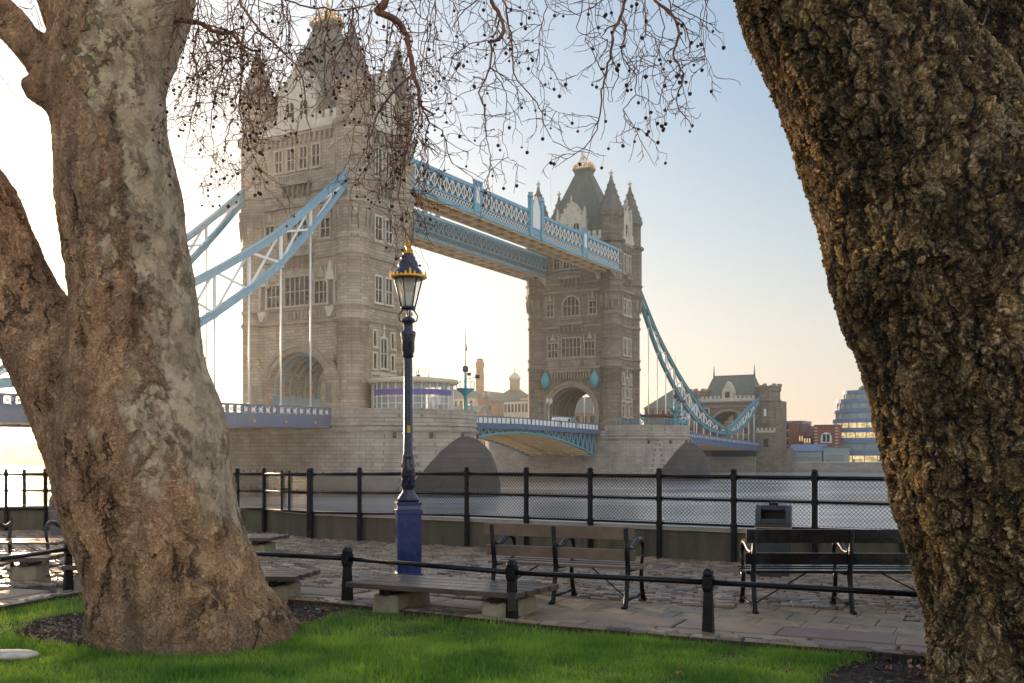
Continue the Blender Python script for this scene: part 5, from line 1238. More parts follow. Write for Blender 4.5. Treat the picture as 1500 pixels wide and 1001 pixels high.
def litter_bin(x, y, rz, label, mat, w=.5, H=.96):
    root = empty('litter_bin', (x, y, 0), rz, label, 'litter bin', 'litter bins by the railing')
    b = MB(); b.frus(0, 0, -.045, w / 2 - .03, .2, H - .3, w / 2, .23); b.build('body', mat, root, bevel=.02, segs=2)
    b = MB(); z = H - .29
    b.box(-w / 2 - .005, w / 2 + .005, -.235, .235, z, z + .05)
    b.prism([(-.235, z + .05), (.235, z + .05), (.235, H - .02), (-.1, H), (-.2, H - .06)], 0, -w / 2, -w / 2 + .07); b.prism([(-.235, z + .05), (.235, z + .05), (.235, H - .02), (-.1, H), (-.2, H - .06)], 0, w / 2 - .07, w / 2)
    b.box(-w / 2 + .07, w / 2 - .07, -.1, .235, H - .07, H - .005); b.box(-w / 2 + .07, w / 2 - .07, -.235, -.19, z + .05, z + .11); b.box(-w / 2 + .07, w / 2 - .07, .19, .23, z + .05, H - .07)
    b.build('hood', mat, root, bevel=.008)
    b = MB(); b.box(-w / 2 + .075, w / 2 - .075, -.18, .18, z + .05, z + .07); b.build('liner', M['wire'], root)
    b = MB(); b.box(-.06, .06, -.06, .06, H - .005, H + .035); b.build('ash_plate', M['black'], root, bevel=.006)
    b = MB(); b.box(-w / 2 - .008, w / 2 + .008, -.24, .24, z - .012, z); b.build('trim_band', plain_mat('brass_strip', lin(170, 150, 90), .5), root)
M['bin'] = plain_mat('dark_grey_plastic', lin(50, 54, 60), .5, var=.2, scale=5); M['bin2'] = plain_mat('grey_bin_paint', lin(92, 88, 92), .5, var=.2, scale=5)
litter_bin(3.55, 13.5, R(-18), 'dark grey litter bin behind the black bench, in front of the railing', M['bin'], .46, .95)
litter_bin(-9.1, 20.3, R(8), 'grey litter bin by the railing left of the big trunk', M['bin2'], .52, .78)
# ------------------------------------------------------------------ the two big plane trees
def fused(name, chains, mat, parent, voxel=.03, smooth=8, off=None, seed=0, sub=1, crop=None):
    """stems given as chains of (point, radius); fused by a voxel remesh into one continuous skin"""
    mb = MB()
    for ch in chains:
        # resample smoothly
        pts = [Vector(p) for p, r in ch]; rr = [r for p, r in ch]; P2 = []; R2 = []
        for i in range(len(pts) - 1):
            p0, p1, p2, p3 = pts[max(i - 1, 0)], pts[i], pts[i + 1], pts[min(i + 2, len(pts) - 1)]
            for k in range(6):
                t = k / 6; P2.append(.5 * ((2 * p1) + (p2 - p0) * t + (2 * p0 - 5 * p1 + 4 * p2 - p3) * t * t + (-p0 + 3 * p1 - 3 * p2 + p3) * t ** 3))
                q0, q1, q2, q3 = rr[max(i - 1, 0)], rr[i], rr[i + 1], rr[min(i + 2, len(rr) - 1)]
                R2.append(max(.01, .5 * (2 * q1 + (q2 - q0) * t + (2 * q0 - 5 * q1 + 4 * q2 - q3) * t * t + (-q0 + 3 * q1 - 3 * q2 + q3) * t ** 3)))
        P2.append(pts[-1]); R2.append(rr[-1]); mb.tube(P2, R2, 28)
    o = mb.build(name, mat, None)
    md = o.modifiers.new('r', 'REMESH'); md.mode = 'VOXEL'; md.voxel_size = voxel; md.use_smooth_shade = True
    md = o.modifiers.new('s', 'SMOOTH'); md.iterations = smooth; md.factor = .6
    if sub: md = o.modifiers.new('u', 'SUBSURF'); md.levels = md.render_levels = sub; md.subdivision_type = 'CATMULL_CLARK'
    dg = bpy.context.evaluated_depsgraph_get(); me = bpy.data.meshes.new_from_object(o.evaluated_get(dg)); old = o.data
    o.modifiers.clear(); o.data = me; bpy.data.meshes.remove(old); me.name = name
    n = len(me.vertices); V = np.empty(n * 3); me.vertices.foreach_get('co', V); V = V.reshape(-1, 3); Nn = np.empty(n * 3); me.vertices.foreach_get('normal', Nn); Nn = Nn.reshape(-1, 3)
    # swellings, flutes and burls of the real stem
    ph = np.random.default_rng(seed).uniform(0, 6.28, 24); f = np.zeros(n)
    for k in range(8):
        w = np.random.default_rng(seed * 31 + k).normal(0, 1, 3) * np.array([3.2, 3.2, 1.1]) * (1 + .35 * k); f += np.sin(V @ w + ph[k] + 1.1 * np.sin(V[:, 2] * 1.3 + ph[k + 8])) / (1 + .5 * k)
    V += Nn * (f * .016)[:, None]
    if crop is not None:
        pass
    me.vertices.foreach_set('co', V.ravel()); me.update(); me.polygons.foreach_set('use_smooth', [True] * len(me.polygons))
    if not me.materials: me.materials.append(mat)
    if parent: o.parent = parent; o.matrix_parent_inverse = parent.matrix_world.inverted(); me.transform(Matrix.Translation(-parent.location)); o.matrix_parent_inverse = Matrix()
    return o

def fibre(m, co, big_amt=.22, fine_amt=.05):
    """position bent by two scales of turbulence, so no cell keeps a clean outline"""
    w1 = m.n('ShaderNodeTexNoise', {'Vector': co, 'Scale': 3.0, 'Detail': 5.0, 'Roughness': .6}).outputs['Color']; w2 = m.n('ShaderNodeTexNoise', {'Vector': co, 'Scale': 17.0, 'Detail': 4.0, 'Roughness': .65}).outputs['Color']
    a_ = m.n('ShaderNodeVectorMath', {0: co, 1: m.n('ShaderNodeVectorMath', {0: w1, 'Scale': big_amt}, operation='SCALE').outputs[0]}, operation='ADD').outputs[0]
    return m.n('ShaderNodeVectorMath', {0: a_, 1: m.n('ShaderNodeVectorMath', {0: w2, 'Scale': fine_amt}, operation='SCALE').outputs[0]}, operation='ADD').outputs[0]
def ridged(m, vec, scale, detail=7, rough=.6):
    nd = m.n('ShaderNodeTexNoise', {'Vector': vec, 'Scale': scale, 'Detail': detail, 'Roughness': rough, 'Lacunarity': 2.1, 'Offset': .9, 'Gain': 1.6}, noise_type='RIDGED_MULTIFRACTAL', normalize=False); return nd.outputs['Fac']
def bark_right():
    m = NT('platy_bark'); co = m.coord(); vw = fibre(m, co, .3, .085); v1 = m.vscale(vw, (1, 1, .55))
    big = m.noise(m.vscale(co, (1, 1, .6)), 1.7, 5, .6); mid = m.noise(v1, 7, 9, .68); fine = m.noise(vw, 42, 6, .7); lump = m.noise(m.vscale(co, (1, 1, .7)), 4.5, 4, .55)
    crk = m.n('ShaderNodeTexVoronoi', {'Vector': v1, 'Scale': 11.0}, feature='DISTANCE_TO_EDGE').outputs['Distance']
    crk2 = m.n('ShaderNodeTexVoronoi', {'Vector': v1, 'Scale': 27.0}, feature='DISTANCE_TO_EDGE').outputs['Distance']
    rnd = m.n('ShaderNodeSeparateColor', {0: m.n('ShaderNodeTexVoronoi', {'Vector': v1, 'Scale': 27.0}, feature='F1').outputs['Color']}).outputs[0]
    ex = m.ramp(m.noise(vw, 5, 4), [(.34, .2), (.52, 1.)])           # where the cracks open
    c1 = m.math('MULTIPLY', m.ramp(crk, [(0, 1.), (.05, .7), (.16, 0.)]), ex); c2 = m.ramp(crk2, [(0, 1.), (.12, .35), (.28, 0.)])
    h = m.math('ADD', m.math('MULTIPLY', mid, 2.1), m.math('ADD', m.math('MULTIPLY', rnd, .34), m.math('MULTIPLY', fine, .42)))
    h = m.math('SUBTRACT', h, m.math('ADD', m.math('MULTIPLY', c1, .9), m.math('MULTIPLY', c2, .38))); h = m.math('ADD', h, m.math('MULTIPLY', lump, 1.8))
    fis = m.ramp(m.math('ABSOLUTE', m.math('SUBTRACT', m.noise(m.vscale(vw, (1, 1, .26)), 4.2, 3, .5), .5)), [(0, 1.), (.012, .8), (.04, 0.)])
    h = m.math('SUBTRACT', h, m.math('MULTIPLY', fis, .9)); patch = m.noise(m.vscale(co, (1, 1, .7)), 2.1, 7, .65)
    tone = m.math('ADD', m.math('MULTIPLY', fine, .55), m.math('ADD', m.math('MULTIPLY', mid, .5), m.math('MULTIPLY', rnd, .22)))
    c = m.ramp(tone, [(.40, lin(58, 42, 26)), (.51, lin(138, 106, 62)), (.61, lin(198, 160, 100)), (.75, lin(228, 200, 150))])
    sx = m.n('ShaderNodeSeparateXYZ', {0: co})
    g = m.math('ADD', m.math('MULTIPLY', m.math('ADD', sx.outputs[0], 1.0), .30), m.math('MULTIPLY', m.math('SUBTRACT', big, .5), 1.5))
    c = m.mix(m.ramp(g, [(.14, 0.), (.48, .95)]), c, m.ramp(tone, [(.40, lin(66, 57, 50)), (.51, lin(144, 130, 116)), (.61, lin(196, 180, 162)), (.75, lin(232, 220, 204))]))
    c = m.mix(m.ramp(m.noise(co, 2.4, 6, .65), [(.50, 0.), (.64, .75)]), c, m.ramp(fine, [(.34, lin(58, 50, 18)), (.6, lin(128, 108, 40))]))
    c = m.mix(m.ramp(m.noise(co, 3.9, 5, .6), [(.58, 0.), (.70, .6)]), c, m.ramp(fine, [(.34, lin(84, 50, 32)), (.6, lin(156, 104, 70))]))
    c = m.mix(m.ramp(m.noise(vw, 6.5, 5, .6), [(.62, 0.), (.72, .5)]), c, lin(84, 98, 78))
    c = m.mix(1.0, c, m.ramp(patch, [(.32, .42), (.5, .95), (.66, 1.5)]), 'MULTIPLY'); c = m.mix(m.math('MULTIPLY', fis, .9), c, (.008, .006, .005))
    c = m.mix(m.math('MULTIPLY', c1, .95), c, (.010, .008, .006)); c = m.mix(m.math('MULTIPLY', c2, .62), c, (.018, .013, .009))
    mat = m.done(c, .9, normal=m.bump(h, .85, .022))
    d = m.n('ShaderNodeDisplacement', {'Height': h, 'Midlevel': 2.2, 'Scale': .034}); m.t.links.new(d.outputs[0], m.out.inputs['Displacement']); mat.displacement_method = 'BOTH'; return mat
def bark_left():
    m = NT('plane_bark'); co = m.coord(); sx = m.n('ShaderNodeSeparateXYZ', {0: co}); Z = sx.outputs[2]; X = sx.outputs[0]
    vw = fibre(m, co, .3, .075); v1 = m.vscale(vw, (1, 1, .6)); vf = fibre(m, co, .28, .10)
    big = m.noise(m.vscale(co, (1, 1, .45)), 1.5, 6, .62); mid = m.noise(v1, 8, 9, .66); fine = m.noise(vw, 40, 6, .7); lump = m.noise(m.vscale(co, (1, 1, .6)), 3.2, 4, .55)
    crk2 = m.n('ShaderNodeTexVoronoi', {'Vector': v1, 'Scale': 24.0}, feature='DISTANCE_TO_EDGE').outputs['Distance']
    rnd = m.n('ShaderNodeSeparateColor', {0: m.n('ShaderNodeTexVoronoi', {'Vector': v1, 'Scale': 24.0}, feature='F1').outputs['Color']}).outputs[0]
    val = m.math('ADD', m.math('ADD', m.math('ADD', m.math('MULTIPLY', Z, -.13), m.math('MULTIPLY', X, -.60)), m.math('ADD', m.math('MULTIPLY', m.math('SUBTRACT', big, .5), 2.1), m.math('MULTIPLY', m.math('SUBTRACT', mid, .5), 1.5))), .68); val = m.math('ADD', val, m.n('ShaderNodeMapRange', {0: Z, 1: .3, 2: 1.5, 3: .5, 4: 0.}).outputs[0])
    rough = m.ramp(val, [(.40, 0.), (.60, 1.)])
    # flaking skin: overlapping torn patches, each layer its own tint and a small step
    def flakes(scale, lo, hi):
        f = m.n('ShaderNodeTexVoronoi', {'Vector': m.vscale(vf, (1, 1, .62)), 'Scale': scale}, feature='F1'); r_ = m.n('ShaderNodeSeparateColor', {0: f.outputs['Color']})
        return m.ramp(r_.outputs[0], [(lo, 0.), (hi, 1.)], 'LINEAR'), r_.outputs[1]
    f1, t1 = flakes(7.5, .48, .56); f2, t2 = flakes(15, .6, .66); f3, t3 = flakes(27, .72, .78)
    area = m.ramp(m.noise(co, 1.9, 5, .6), [(.44, 0.), (.56, 1.)])
    skin = m.mix(m.ramp(m.noise(co, 2.6, 5), [(.38, 0.), (.62, 1.)]), lin(206, 184, 154), lin(176, 152, 120))
    up = m.ramp(m.math('SUBTRACT', m.math('MULTIPLY', m.math('ADD', Z, m.math('MULTIPLY', big, 2.0)), .5), 1.9), [(0., 0.), (1., 1.)])
    skin = m.mix(m.math('MULTIPLY', f1, .5), skin, lin(134, 116, 94)); skin = m.mix(m.math('MULTIPLY', f2, m.math('MULTIPLY', area, m.math('ADD', m.math('MULTIPLY', up, .45), .45))), skin, lin(88, 82, 58)); skin = m.mix(m.math('MULTIPLY', f3, m.math('ADD', m.math('MULTIPLY', up, .5), .3)), skin, lin(200, 186, 146))
    skin = m.mix(m.ramp(mid, [(.50, 0.), (.66, .45)]), skin, lin(104, 84, 66))
    tone = m.math('ADD', m.math('MULTIPLY', fine, .58), m.math('ADD', m.math('MULTIPLY', mid, .56), m.math('MULTIPLY', rnd, .05)))
    crust = m.ramp(tone, [(.40, lin(96, 64, 42)), (.53, lin(172, 130, 92)), (.66, lin(214, 172, 128)), (.80, lin(232, 202, 164))])
    crust = m.mix(m.ramp(m.noise(co, 2.7, 5, .6), [(.46, 0.), (.62, .55)]), crust, m.ramp(fine, [(.34, lin(106, 72, 50)), (.62, lin(186, 138, 100))]))
    fis = m.math('MULTIPLY', m.ramp(m.math('ABSOLUTE', m.math('SUBTRACT', m.noise(m.vscale(vw, (1, 1, .3)), 3.6, 4, .55), .5)), [(0, 1.), (.012, .75), (.04, 0.)]), m.ramp(m.noise(co, 2.2, 4), [(.42, 0.), (.58, 1.)]))
    crust = m.mix(m.math('MULTIPLY', fis, .85), crust, (.02, .014, .01))
    crust = m.mix(1.0, crust, m.ramp(m.noise(m.vscale(co, (1, 1, .45)), 2.6, 7, .66), [(.33, .42), (.5, 1.), (.66, 1.4)]), 'MULTIPLY')
    c2 = m.ramp(crk2, [(0, 1.), (.12, .3), (.26, 0.)]); crust = m.mix(m.math('MULTIPLY', c2, .28), crust, (.04, .026, .018))
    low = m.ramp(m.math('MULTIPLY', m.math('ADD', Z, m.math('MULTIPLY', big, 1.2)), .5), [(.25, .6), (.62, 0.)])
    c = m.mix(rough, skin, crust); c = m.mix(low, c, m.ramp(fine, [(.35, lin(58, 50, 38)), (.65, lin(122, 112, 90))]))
    c = m.mix(m.ramp(m.noise(co, 2.1, 6, .7), [(.60, 0.), (.72, .55)]), c, lin(62, 50, 38))
    hs = m.math('ADD', m.math('MULTIPLY', m.math('ADD', f1, m.math('ADD', f2, f3)), .07), m.math('MULTIPLY', mid, .6)); hc = m.math('ADD', m.math('ADD', m.math('MULTIPLY', mid, 1.9), m.math('MULTIPLY', rnd, .12)), m.math('SUBTRACT', m.math('MULTIPLY', fine, .42), m.math('ADD', m.math('MULTIPLY', c2, .14), m.math('MULTIPLY', fis, .8))))
    h = m.math('ADD', m.math('MULTIPLY', hc, rough), m.math('MULTIPLY', m.math('ADD', hs, .55), m.math('SUBTRACT', 1.0, rough))); h = m.math('ADD', h, m.math('MULTIPLY', lump, 1.6))
    mat = m.done(c, .82, normal=m.bump(h, .85, .02))
    d = m.n('ShaderNodeDisplacement', {'Height': h, 'Midlevel': 2.0, 'Scale': .032}); m.t.links.new(d.outputs[0], m.out.inputs['Displacement']); mat.displacement_method = 'BOTH'; return mat
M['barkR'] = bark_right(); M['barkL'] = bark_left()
m = NT('twig_bark'); co = m.coord(); nz = m.noise(co, 7, 4)
M['twig'] = m.done(m.ramp(nz, [(.3, lin(66, 44, 32)), (.55, lin(118, 76, 50)), (.75, lin(140, 106, 76))]), .65)
M['ball'] = plain_mat('seed_ball_brown', lin(62, 44, 34), .9, var=.3, scale=40, bump=.003)

def PX(px, py, r, Y): return (P(px, py, Y), r / FPX * Y)
YL = 9.0
lt = empty('plane_tree', (-2.9, 9.1, 0), 0, 'huge flaking plane tree on the left with forked trunk, backlit by the sun', 'tree', 'big plane trees framing the view')
sil = [(985, 132, 452), (945, 130, 436), (905, 130, 408), (860, 126, 392), (800, 116, 368), (740, 96, 352), (690, 82, 340), (640, 84, 333), (600, 92, 324), (550, 98, 308), (500, 104, 300), (450, 106, 293), (400, 102, 285), (350, 95, 275), (300, 88, 270), (250, 84, 256), (200, 81, 246), (150, 76, 245), (100, 72, 250), (50, 58, 262), (0, 60, 286)]
main = [PX((a_ + b_) / 2 - 3, y, (b_ - a_) / 2 * (.955 if y > 640 else .975), YL) for y, a_, b_ in sil]
rt_ = main[:-2] + [PX(195, 20, 84, YL), PX(225, -40, 72, YL), PX(262, -130, 58, YL), PX(300, -230, 48, YL - .1)]
lf = [PX(150, 60, 70, YL), PX(120, -10, 62, YL + .1), PX(85, -100, 52, YL + .2), PX(60, -220, 42, YL + .3)]
stem = [PX(200, 800, 70, YL), PX(175, 720, 85, YL), PX(148, 660, 76, YL + .05), PX(120, 605, 70, YL + .1), PX(95, 555, 70, YL + .1), PX(66, 500, 66, YL + .15), PX(24, 430, 62, YL + .2), PX(-18, 350, 60, YL + .2), PX(-46, 290, 60, YL + .2), PX(-80, 230, 56, YL + .2), PX(-110, 120, 56, YL + .2), PX(-150, 0, 50, YL + .2)]
limb = [PX(125, 215, 32, YL - .05), PX(98, 160, 30, YL - .08), PX(68, 105, 27, YL - .1), PX(38, 62, 26, YL - .12), PX(0, 20, 25, YL - .14), PX(-60, -45, 23, YL - .15)]
burl = [PX(70, 150, 14, YL - .2), PX(52, 132, 22, YL - .2), PX(44, 112, 18, YL - .2)]
nub = [PX(222, 300, 45, YL - .1), PX(232, 285, 36, YL - .1)]
roots = [[PX(335, 830, 36, YL - .1), PX(365, 890, 30, YL - .1), PX(395, 922, 22, YL), PX(430, 940, 12, YL + .1)], [PX(200, 850, 60, YL - .25), PX(170, 905, 48, YL - .45), PX(150, 950, 30, YL - .5)], [PX(280, 850, 60, YL - .3), PX(290, 910, 50, YL - .5), PX(305, 960, 28, YL - .6)], [PX(335, 860, 34, YL + .3), PX(385, 905, 26, YL + .4), PX(440, 922, 12, YL + .5)], [PX(160, 780, 40, YL - .2), PX(135, 700, 42, YL - .1), PX(120, 660, 30, YL)]]
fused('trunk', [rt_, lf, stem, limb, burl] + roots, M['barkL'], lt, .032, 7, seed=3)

YR = 7.2
rt2 = empty('plane_tree', (4.0, 7.2, 0), 0, 'dark rough barked plane tree leaning out of the right edge of the picture', 'tree', 'big plane trees framing the view')
silr = [(1060, 1350, 1780), (1000, 1358, 1735), (950, 1364, 1712), (900, 1362, 1697), (860, 1356, 1690), (800, 1340, 1680), (740, 1318, 1674), (680, 1300, 1668), (600, 1282, 1662), (540, 1272, 1656), (500, 1264, 1650), (450, 1246, 1640), (400, 1228, 1622), (350, 1214, 1600), (300, 1202, 1568), (250, 1186, 1532), (200, 1170, 1502), (150, 1150, 1462), (100, 1132, 1424), (50, 1112, 1392), (0, 1090, 1364), (-60, 1066, 1330), (-140, 1030, 1280), (-260, 980, 1210)]
main = [PX((a_ + b_) / 2, y, (b_ - a_) / 2 * .985, YR) for y, a_, b_ in silr]
st2 = [PX(1560, 420, 130, YR + .2), PX(1550, 300, 128, YR + .45), PX(1530, 180, 125, YR + .65), PX(1512, 80, 128, YR + .8), PX(1502, -20, 130, YR + .9), PX(1500, -160, 120, YR + 1.0)]
rr_ = [[PX(1420, 900, 60, YR - .2), PX(1400, 980, 46, YR - .35), PX(1385, 1030, 30, YR - .4)], [PX(1600, 900, 70, YR - .4), PX(1620, 1000, 60, YR - .6), PX(1640, 1080, 36, YR - .7)]]
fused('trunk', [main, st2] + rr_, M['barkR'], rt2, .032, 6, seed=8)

# hanging branches, twigs and seed balls
class Twigs:
    def __init__(s, seed): s.v = []; s.f = []; s.balls = []; s.r = random.Random(seed)
    def tube(s, pts, r0, r1):
        n = 5 if r0 > .007 else 3; b = len(s.v); L_ = len(pts)
        for i, p in enumerate(pts):
            t = (pts[min(i + 1, L_ - 1)] - pts[max(i - 1, 0)]); t = t.normalized() if t.length > 1e-6 else Vector((0, 0, 1))
            a_ = t.orthogonal().normalized(); c = t.cross(a_); r_ = r0 + (r1 - r0) * i / (L_ - 1)
            if n == 4 and r0 > .012: pass
            for k in range(n): q = 2 * math.pi * k / n; v = p + (a_ * math.cos(q) + c * math.sin(q)) * r_; s.v.append((v.x, v.y, v.z))
        for j in range(L_ - 1):
            for k in range(n): a2 = b + j * n + k; b2 = b + j * n + (k + 1) % n; s.f.append((a2, b2, b2 + n, a2 + n))
    def ball(s, p):
        r_ = s.r; L_ = r_.uniform(.03, .11); q = p + Vector((r_.uniform(-.012, .012), r_.uniform(-.01, .01), -L_)); s.tube([p, (p + q) / 2 + Vector((.004, 0, 0)), q], .0016, .0014); s.balls.append((q - Vector((0, 0, .014)), r_.uniform(.010, .015)))
    def grow(s, p, d, r0, L_, lvl, balls=.5):
        r0 *= 1.12
        r_ = s.r; st = .035 if lvl < 2 else .025; n = max(3, int(L_ / st)); pts = [p.copy()]; d = d.normalized(); curl = Vector((r_.gauss(0, 1), r_.gauss(0, .6), r_.gauss(0, .4))) * .05
        zig = 1
        for i in range(n):
            g = -.07 if lvl < 2 else (-.03 if i < n * .6 else .06)
            zig = -zig
            d = (d + Vector((r_.gauss(0, .25), r_.gauss(0, .2), r_.gauss(0, .22) + g)) + curl * (1 if lvl < 2 else 2.2) + Vector((zig * .10, 0, zig * .05))).normalized()
            p = p + d * st; pts.append(p.copy())
            if lvl < 4 and i > 0 and r_.random() < (.34, .33, .30, .2)[lvl]:
                ax = Vector((r_.gauss(0, 1), r_.gauss(0, .8), r_.gauss(0, .8))).normalized(); cd = (d * .75 + ax * .8); ll = L_ * r_.uniform(.22, .55) * (1 - .5 * i / n)
                if ll > .05: s.grow(p, cd, max(.0027, r0 * (1 - .5 * i / n) * .66), ll, lvl + 1, balls)
        s.tube(pts, r0, max(.0019, r0 * .45))
        if lvl >= 2 and r_.random() < balls * .42: s.ball(pts[-1])
        elif lvl >= 1 and r_.random() < balls * .2: s.ball(pts[len(pts) // 2])
    def branch(s, pl, r0, r1, Y, Y1=None, kids=6, klen=.5, balls=.4, down=.5):
        r_ = s.r; Y1 = Y1 or Y; raw = [P(x, y, Y + (Y1 - Y) * i / max(1, len(pl) - 1)) for i, (x, y) in enumerate(pl)]; pts = []
        for i in range(len(raw) - 1):
            p0, p1, p2, p3 = raw[max(i - 1, 0)], raw[i], raw[i + 1], raw[min(i + 2, len(raw) - 1)]; m_ = max(2, int((p2 - p1).length / .04))
            for k in range(m_):
                t = k / m_; q = .5 * ((2 * p1) + (p2 - p0) * t + (2 * p0 - 5 * p1 + 4 * p2 - p3) * t * t + (-p0 + 3 * p1 - 3 * p2 + p3) * t ** 3)
                pts.append(q + Vector((r_.gauss(0, 1), r_.gauss(0, 1), r_.gauss(0, 1))) * .005)
        pts.append(raw[-1]); s.tube(pts, r0, r1) if r0 < .014 else s.thick(pts, r0, r1)
        L_ = sum((b - a_).length for a_, b in zip(pts, pts[1:])); n = max(1, int(L_ * kids))
        for k in range(n):
            i = r_.randrange(len(pts) // 8, len(pts)); d = Vector((r_.gauss(0, 1), r_.gauss(0, .7), r_.gauss(0, .6) - down)); s.grow(pts[i], d, max(.0032, min(.007, (r0 + (r1 - r0) * i / len(pts)) * .6)), klen * r_.uniform(.4, 1.2), 1, balls)
        return pts
    def thick(s, pts, r0, r1):
        b = len(s.v); n = 9; L_ = len(pts); up = None
        for i, p in enumerate(pts):
            t = (pts[min(i + 1, L_ - 1)] - pts[max(i - 1, 0)]).normalized(); a_ = (Vector((0, 1, .2)) - t * t.dot(Vector((0, 1, .2)))).normalized(); c = t.cross(a_); r_ = (r0 + (r1 - r0) * i / (L_ - 1)) * (1 + .12 * math.sin(i * 1.3) + .05 * s.r.gauss(0, 1))
            for k in range(n): q = 2 * math.pi * k / n; v = p + (a_ * math.cos(q) + c * math.sin(q)) * r_; s.v.append((v.x, v.y, v.z))
        for j in range(L_ - 1):
            for k in range(n): a2 = b + j * n + k; b2 = b + j * n + (k + 1) % n; s.f.append((a2, b2, b2 + n, a2 + n))
    def finish(s, root, nballs):
        me = bpy.data.meshes.new('crown'); o_ = root.location; me.from_pydata([(x - o_.x, y - o_.y, z - o_.z) for x, y, z in s.v], [], s.f); me.polygons.foreach_set('use_smooth', [True] * len(s.f)); me.materials.append(M['twig'])
        o = bpy.data.objects.new('crown', me); COL.objects.link(o); o.parent = root
        def vis(b): p = b[0]; x = 750 + FPX * p.x / p.y; y = 664 - FPX * (p.z - CAM_Z) / p.y; return 0 < x < 1500 and 0 < y < 1001
        bl = sorted(s.balls, key=lambda b: (not vis(b), -b[1] / b[0].y)); ic = bmesh.new(); bmesh.ops.create_icosphere(ic, subdivisions=2, radius=1.0)
        for v in ic.verts: v.co *= 1 + .12 * math.sin(v.co.x * 17 + v.co.y * 23 + v.co.z * 31)
        bm_ = bpy.data.meshes.new('seed_ball'); ic.to_mesh(bm_); ic.free(); bm_.materials.append(M['ball'])
        for p, r_ in bl[:nballs]:
            b = bpy.data.objects.new('seed_ball', bm_); COL.objects.link(b); b.parent = root; b.location = p - o_; b.scale = (r_, r_, r_ * 1.05)
        rest = MB()
        V_ = [v.co.copy() for v in bm_.vertices]; ic = bmesh.new(); bmesh.ops.create_icosphere(ic, subdivisions=1, radius=1.0); V_ = [v.co.copy() for v in ic.verts]; F_ = [[v.index for v in f.verts] for f in ic.faces]; ic.free()
        for p, r_ in bl[nballs:]: rest.add([tuple((v * r_ + p - o_)) for v in V_], F_, True)
        if rest.v: tag(rest.build('seed_balls', M['ball'], root, recalc=False), kind='stuff')
        print('crown', len(s.v), 'balls', len(s.balls))

tw = Twigs(11); Yb = 8.2
B = tw.branch
# carrying limbs above the frame
B([(295, -230), (420, -215), (520, -160), (560, -90), (566, -30)], .05, .036, 8.9, Yb, 3, .5)
B([(300, -235), (480, -270), (640, -230), (700, -130), (716, -30)], .045, .026, 8.9, 8.0, 3, .5)
B([(250, -110), (300, -90), (345, -50), (356, -10)], .03, .014, 8.9, Yb, 3, .5)
B([(566, -30), (566, 0), (556, 14), (552, 18), (572, 24), (590, 42), (598, 62), (602, 85), (606, 110), (614, 132), (616, 155)], .036, .013, Yb, 8.0, 7, .45)
B([(616, 155), (626, 163), (638, 167)], .012, .006, 8.0, 8.0, 8, .5)
B([(604, 108), (590, 120), (572, 140), (556, 162), (547, 185), (560, 194)], .011, .006, 8.05, 8.0, 9, .6)
B([(617, 158), (628, 178), (646, 190), (655, 212), (658, 232), (676, 250), (690, 258), (700, 275)], .008, .003, 8.0, 7.9, 8, .45)
B([(614, 150), (612, 175), (600, 205), (592, 235), (588, 262), (583, 290), (590, 315), (580, 345), (570, 372)], .008, .002, 8.0, 7.8, 11, .5, .3)
B([(548, 188), (537, 215), (540, 240), (526, 262), (530, 290)], .006, .002, 8.0, 7.9, 10, .45)
B([(628, 180), (622, 215), (628, 250), (618, 285), (622, 320)], .006, .002, 8.0, 7.9, 10, .4)
B([(248, 30), (285, 33), (302, 40), (320, 48), (340, 50), (350, 62), (363, 72), (376, 75)], .026, .010, 8.9, Yb, 7, .7)
B([(345, -10), (362, 20), (385, 50), (410, 72), (426, 88), (440, 110), (447, 135), (448, 165), (455, 200)], .013, .003, Yb, 8.0, 9, .55)
B([(400, -8), (440, 8), (470, 12), (500, 16), (525, 10), (550, 6)], .008, .006, Yb, Yb, 9, .5)
B([(352, 62), (356, 100), (350, 150), (357, 190), (372, 230), (395, 262), (430, 275)], .008, .002, Yb, 8.0, 11, .6)
B([(376, 75), (386, 110), (380, 150), (388, 190), (400, 215)], .007, .002, Yb, 8.0, 10, .5)
B([(290, 40), (284, 80), (292, 120), (283, 160), (276, 200), (268, 245), (262, 270)], .008, .002, 8.6, 8.4, 11, .5)
B([(318, 48), (326, 90), (318, 130), (308, 180), (314, 220), (306, 262)], .008, .002, 8.5, 8.3, 11, .55)
B([(338, 50), (335, 95), (345, 140), (338, 180), (330, 225), (345, 262)], .007, .002, 8.4, 8.1, 11, .55)
B([(520, 10), (512, 40), (500, 70), (482, 92), (478, 120), (500, 138)], .007, .003, Yb, Yb, 9, .5)
B([(480, 12), (468, 45), (452, 70), (430, 90)], .006, .003, Yb, Yb, 8, .5)
B([(590, -20), (612, 20), (630, 35), (626, 75), (625, 100), (640, 118), (655, 140), (650, 170)], .007, .002, 8.3, 8.1, 9, .45)
B([(716, -30), (720, 2), (728, 15), (735, 28), (737, 46), (730, 58), (718, 60)], .02, .012, 8.0, 7.8, 7, .5)
B([(718, 60), (720, 90), (711, 115), (700, 135), (707, 152), (711, 176), (713, 202), (718, 230), (728, 268)], .009, .002, 7.8, 7.7, 10, .5)
B([(718, 60), (695, 62), (672, 74), (660, 88), (668, 105), (690, 120)], .006, .002, 7.8, 7.8, 10, .4)
B([(716, -20), (738, 2), (743, 25), (748, 50), (750, 72), (751, 100), (758, 120), (775, 136), (790, 158), (800, 188), (810, 206), (828, 216)], .010, .003, 7.9, 7.7, 8, .4)
B([(640, -20), (668, 10), (672, 40), (684, 60)], .006, .003, 8.2, 8.1, 10, .45)
B([(790, -30), (800, 10), (790, 50), (788, 80), (775, 110)], .006, .002, 7.9, 7.7, 10, .4)
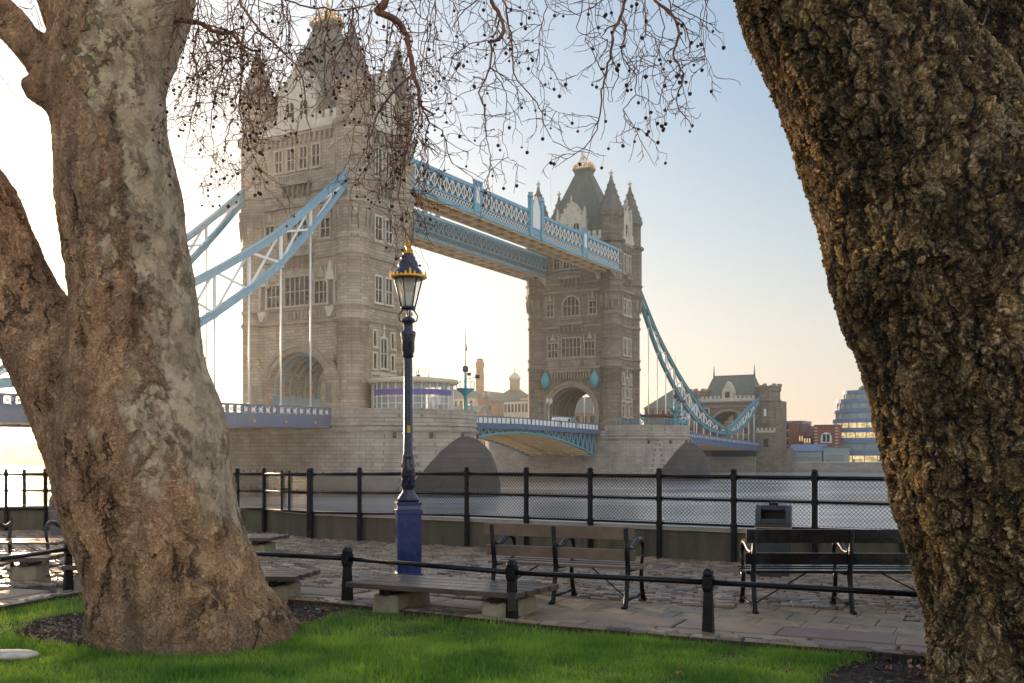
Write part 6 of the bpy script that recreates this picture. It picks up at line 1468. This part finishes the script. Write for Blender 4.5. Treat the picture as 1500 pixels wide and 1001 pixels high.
B([(720, 100), (738, 130), (742, 165), (736, 200), (748, 235)], .005, .002, 7.8, 7.7, 9, .4)
# light extra sprays that fill the upper left of the view
for k in range(40):
    x = tw.r.uniform(258, 640); y = tw.r.uniform(-60, 30); d = tw.r.uniform(7.9, 8.9)
    B([(x, y), (x + tw.r.uniform(-14, 14), y + 45), (x + tw.r.uniform(-25, 25), y + 95), (x + tw.r.uniform(-32, 32), y + tw.r.uniform(120, 190))], .0055, .0025, d, d - .1, 9, .42, .35)
for k in range(8):
    x = tw.r.uniform(640, 800); y = tw.r.uniform(-60, 5); B([(x, y), (x + tw.r.uniform(-14, 14), y + 40), (x + tw.r.uniform(-22, 22), y + tw.r.uniform(80, 120))], .004, .002, 8, 7.9, 8, .38, .4)
for k in range(12):
    x = tw.r.uniform(520, 640); y = tw.r.uniform(130, 220); B([(x, y), (x + tw.r.uniform(-10, 14), y + 45), (x + tw.r.uniform(-18, 18), y + tw.r.uniform(80, 130))], .004, .002, 8, 7.9, 9, .35, .35)
# twigs left of the trunk
for pl in ([(0, 20), (30, 10), (55, 30)], [(62, 40), (50, 10), (30, -10)], [(0, 110), (12, 122), (25, 130)]): B(pl, .004, .002, 8.8, 8.8, 8, .25, .2)
tw.finish(lt, 100)

tr_ = Twigs(23); B = tr_.branch
B([(1040, -200), (990, -160), (950, -110), (920, -50), (915, 0)], .04, .015, 7.3, 7.3, 3, .5)
B([(1020, -180), (985, -120), (965, -60), (960, 0), (975, 12), (990, 32), (993, 60), (985, 82), (1000, 110), (990, 150), (1002, 168), (1014, 188)], .02, .003, 7.3, 7.1, 8, .42, .6)
B([(915, 0), (909, 25), (898, 50), (895, 78), (886, 110), (880, 140), (878, 166), (870, 198), (850, 220), (830, 234), (812, 246)], .012, .002, 7.3, 7.1, 9, .36, .55)
B([(909, 25), (917, 50), (910, 76), (918, 92), (932, 112), (930, 140), (915, 160), (925, 182), (942, 212), (960, 244)], .007, .002, 7.3, 7.1, 9, .36, .65)
B([(985, 5), (1010, 20), (1035, 32), (1055, 50)], .006, .002, 7.2, 7.1, 9, .36, .7)
B([(942, -20), (945, 40), (940, 80), (935, 110)], .006, .002, 7.3, 7.2, 10, .36, .5)
B([(960, 0), (972, 40), (962, 80), (955, 110), (965, 140)], .006, .002, 7.2, 7.1, 10, .36, .6)
B([(840, -30), (852, 5), (846, 40), (858, 52), (890, 58)], .006, .002, 7.4, 7.3, 9, .4, .4)
B([(905, -20), (870, 10), (830, 22), (800, 10)], .006, .002, 7.4, 7.3, 9, .4, .4)
B([(860, 220), (845, 216), (830, 222)], .004, .002, 7.1, 7.1, 8, .3, .6)
for k in range(9):
    x = tr_.r.uniform(850, 1050); y = tr_.r.uniform(-60, 10); B([(x, y), (x + tr_.r.uniform(-14, 14), y + 40), (x + tr_.r.uniform(-18, 18), y + tr_.r.uniform(70, 130))], .004, .002, 7.3, 7.2, 9, .36, .55)
for pl in ([(1112, 75), (1105, 78), (1090, 74)],): B(pl, .002, .0015, 7.2, 7.2, 3, .1, .2)
tr_.finish(rt2, 100)
# ------------------------------------------------------------------ the hazy river air
hz = NT('river_haze'); pv = hz.n('ShaderNodeVolumePrincipled', {'Color': (.97, .95, .92), 'Density': .00022, 'Anisotropy': .78}); hz.t.links.new(pv.outputs[0], hz.out.inputs['Volume'])
h = MB(); h.box(-1700, 1200, -70, 2900, -7, 75); ho = h.build('haze', hz.mat); tag(ho, 'thin pale haze hanging over the river and quay', 'haze', kind='stuff')
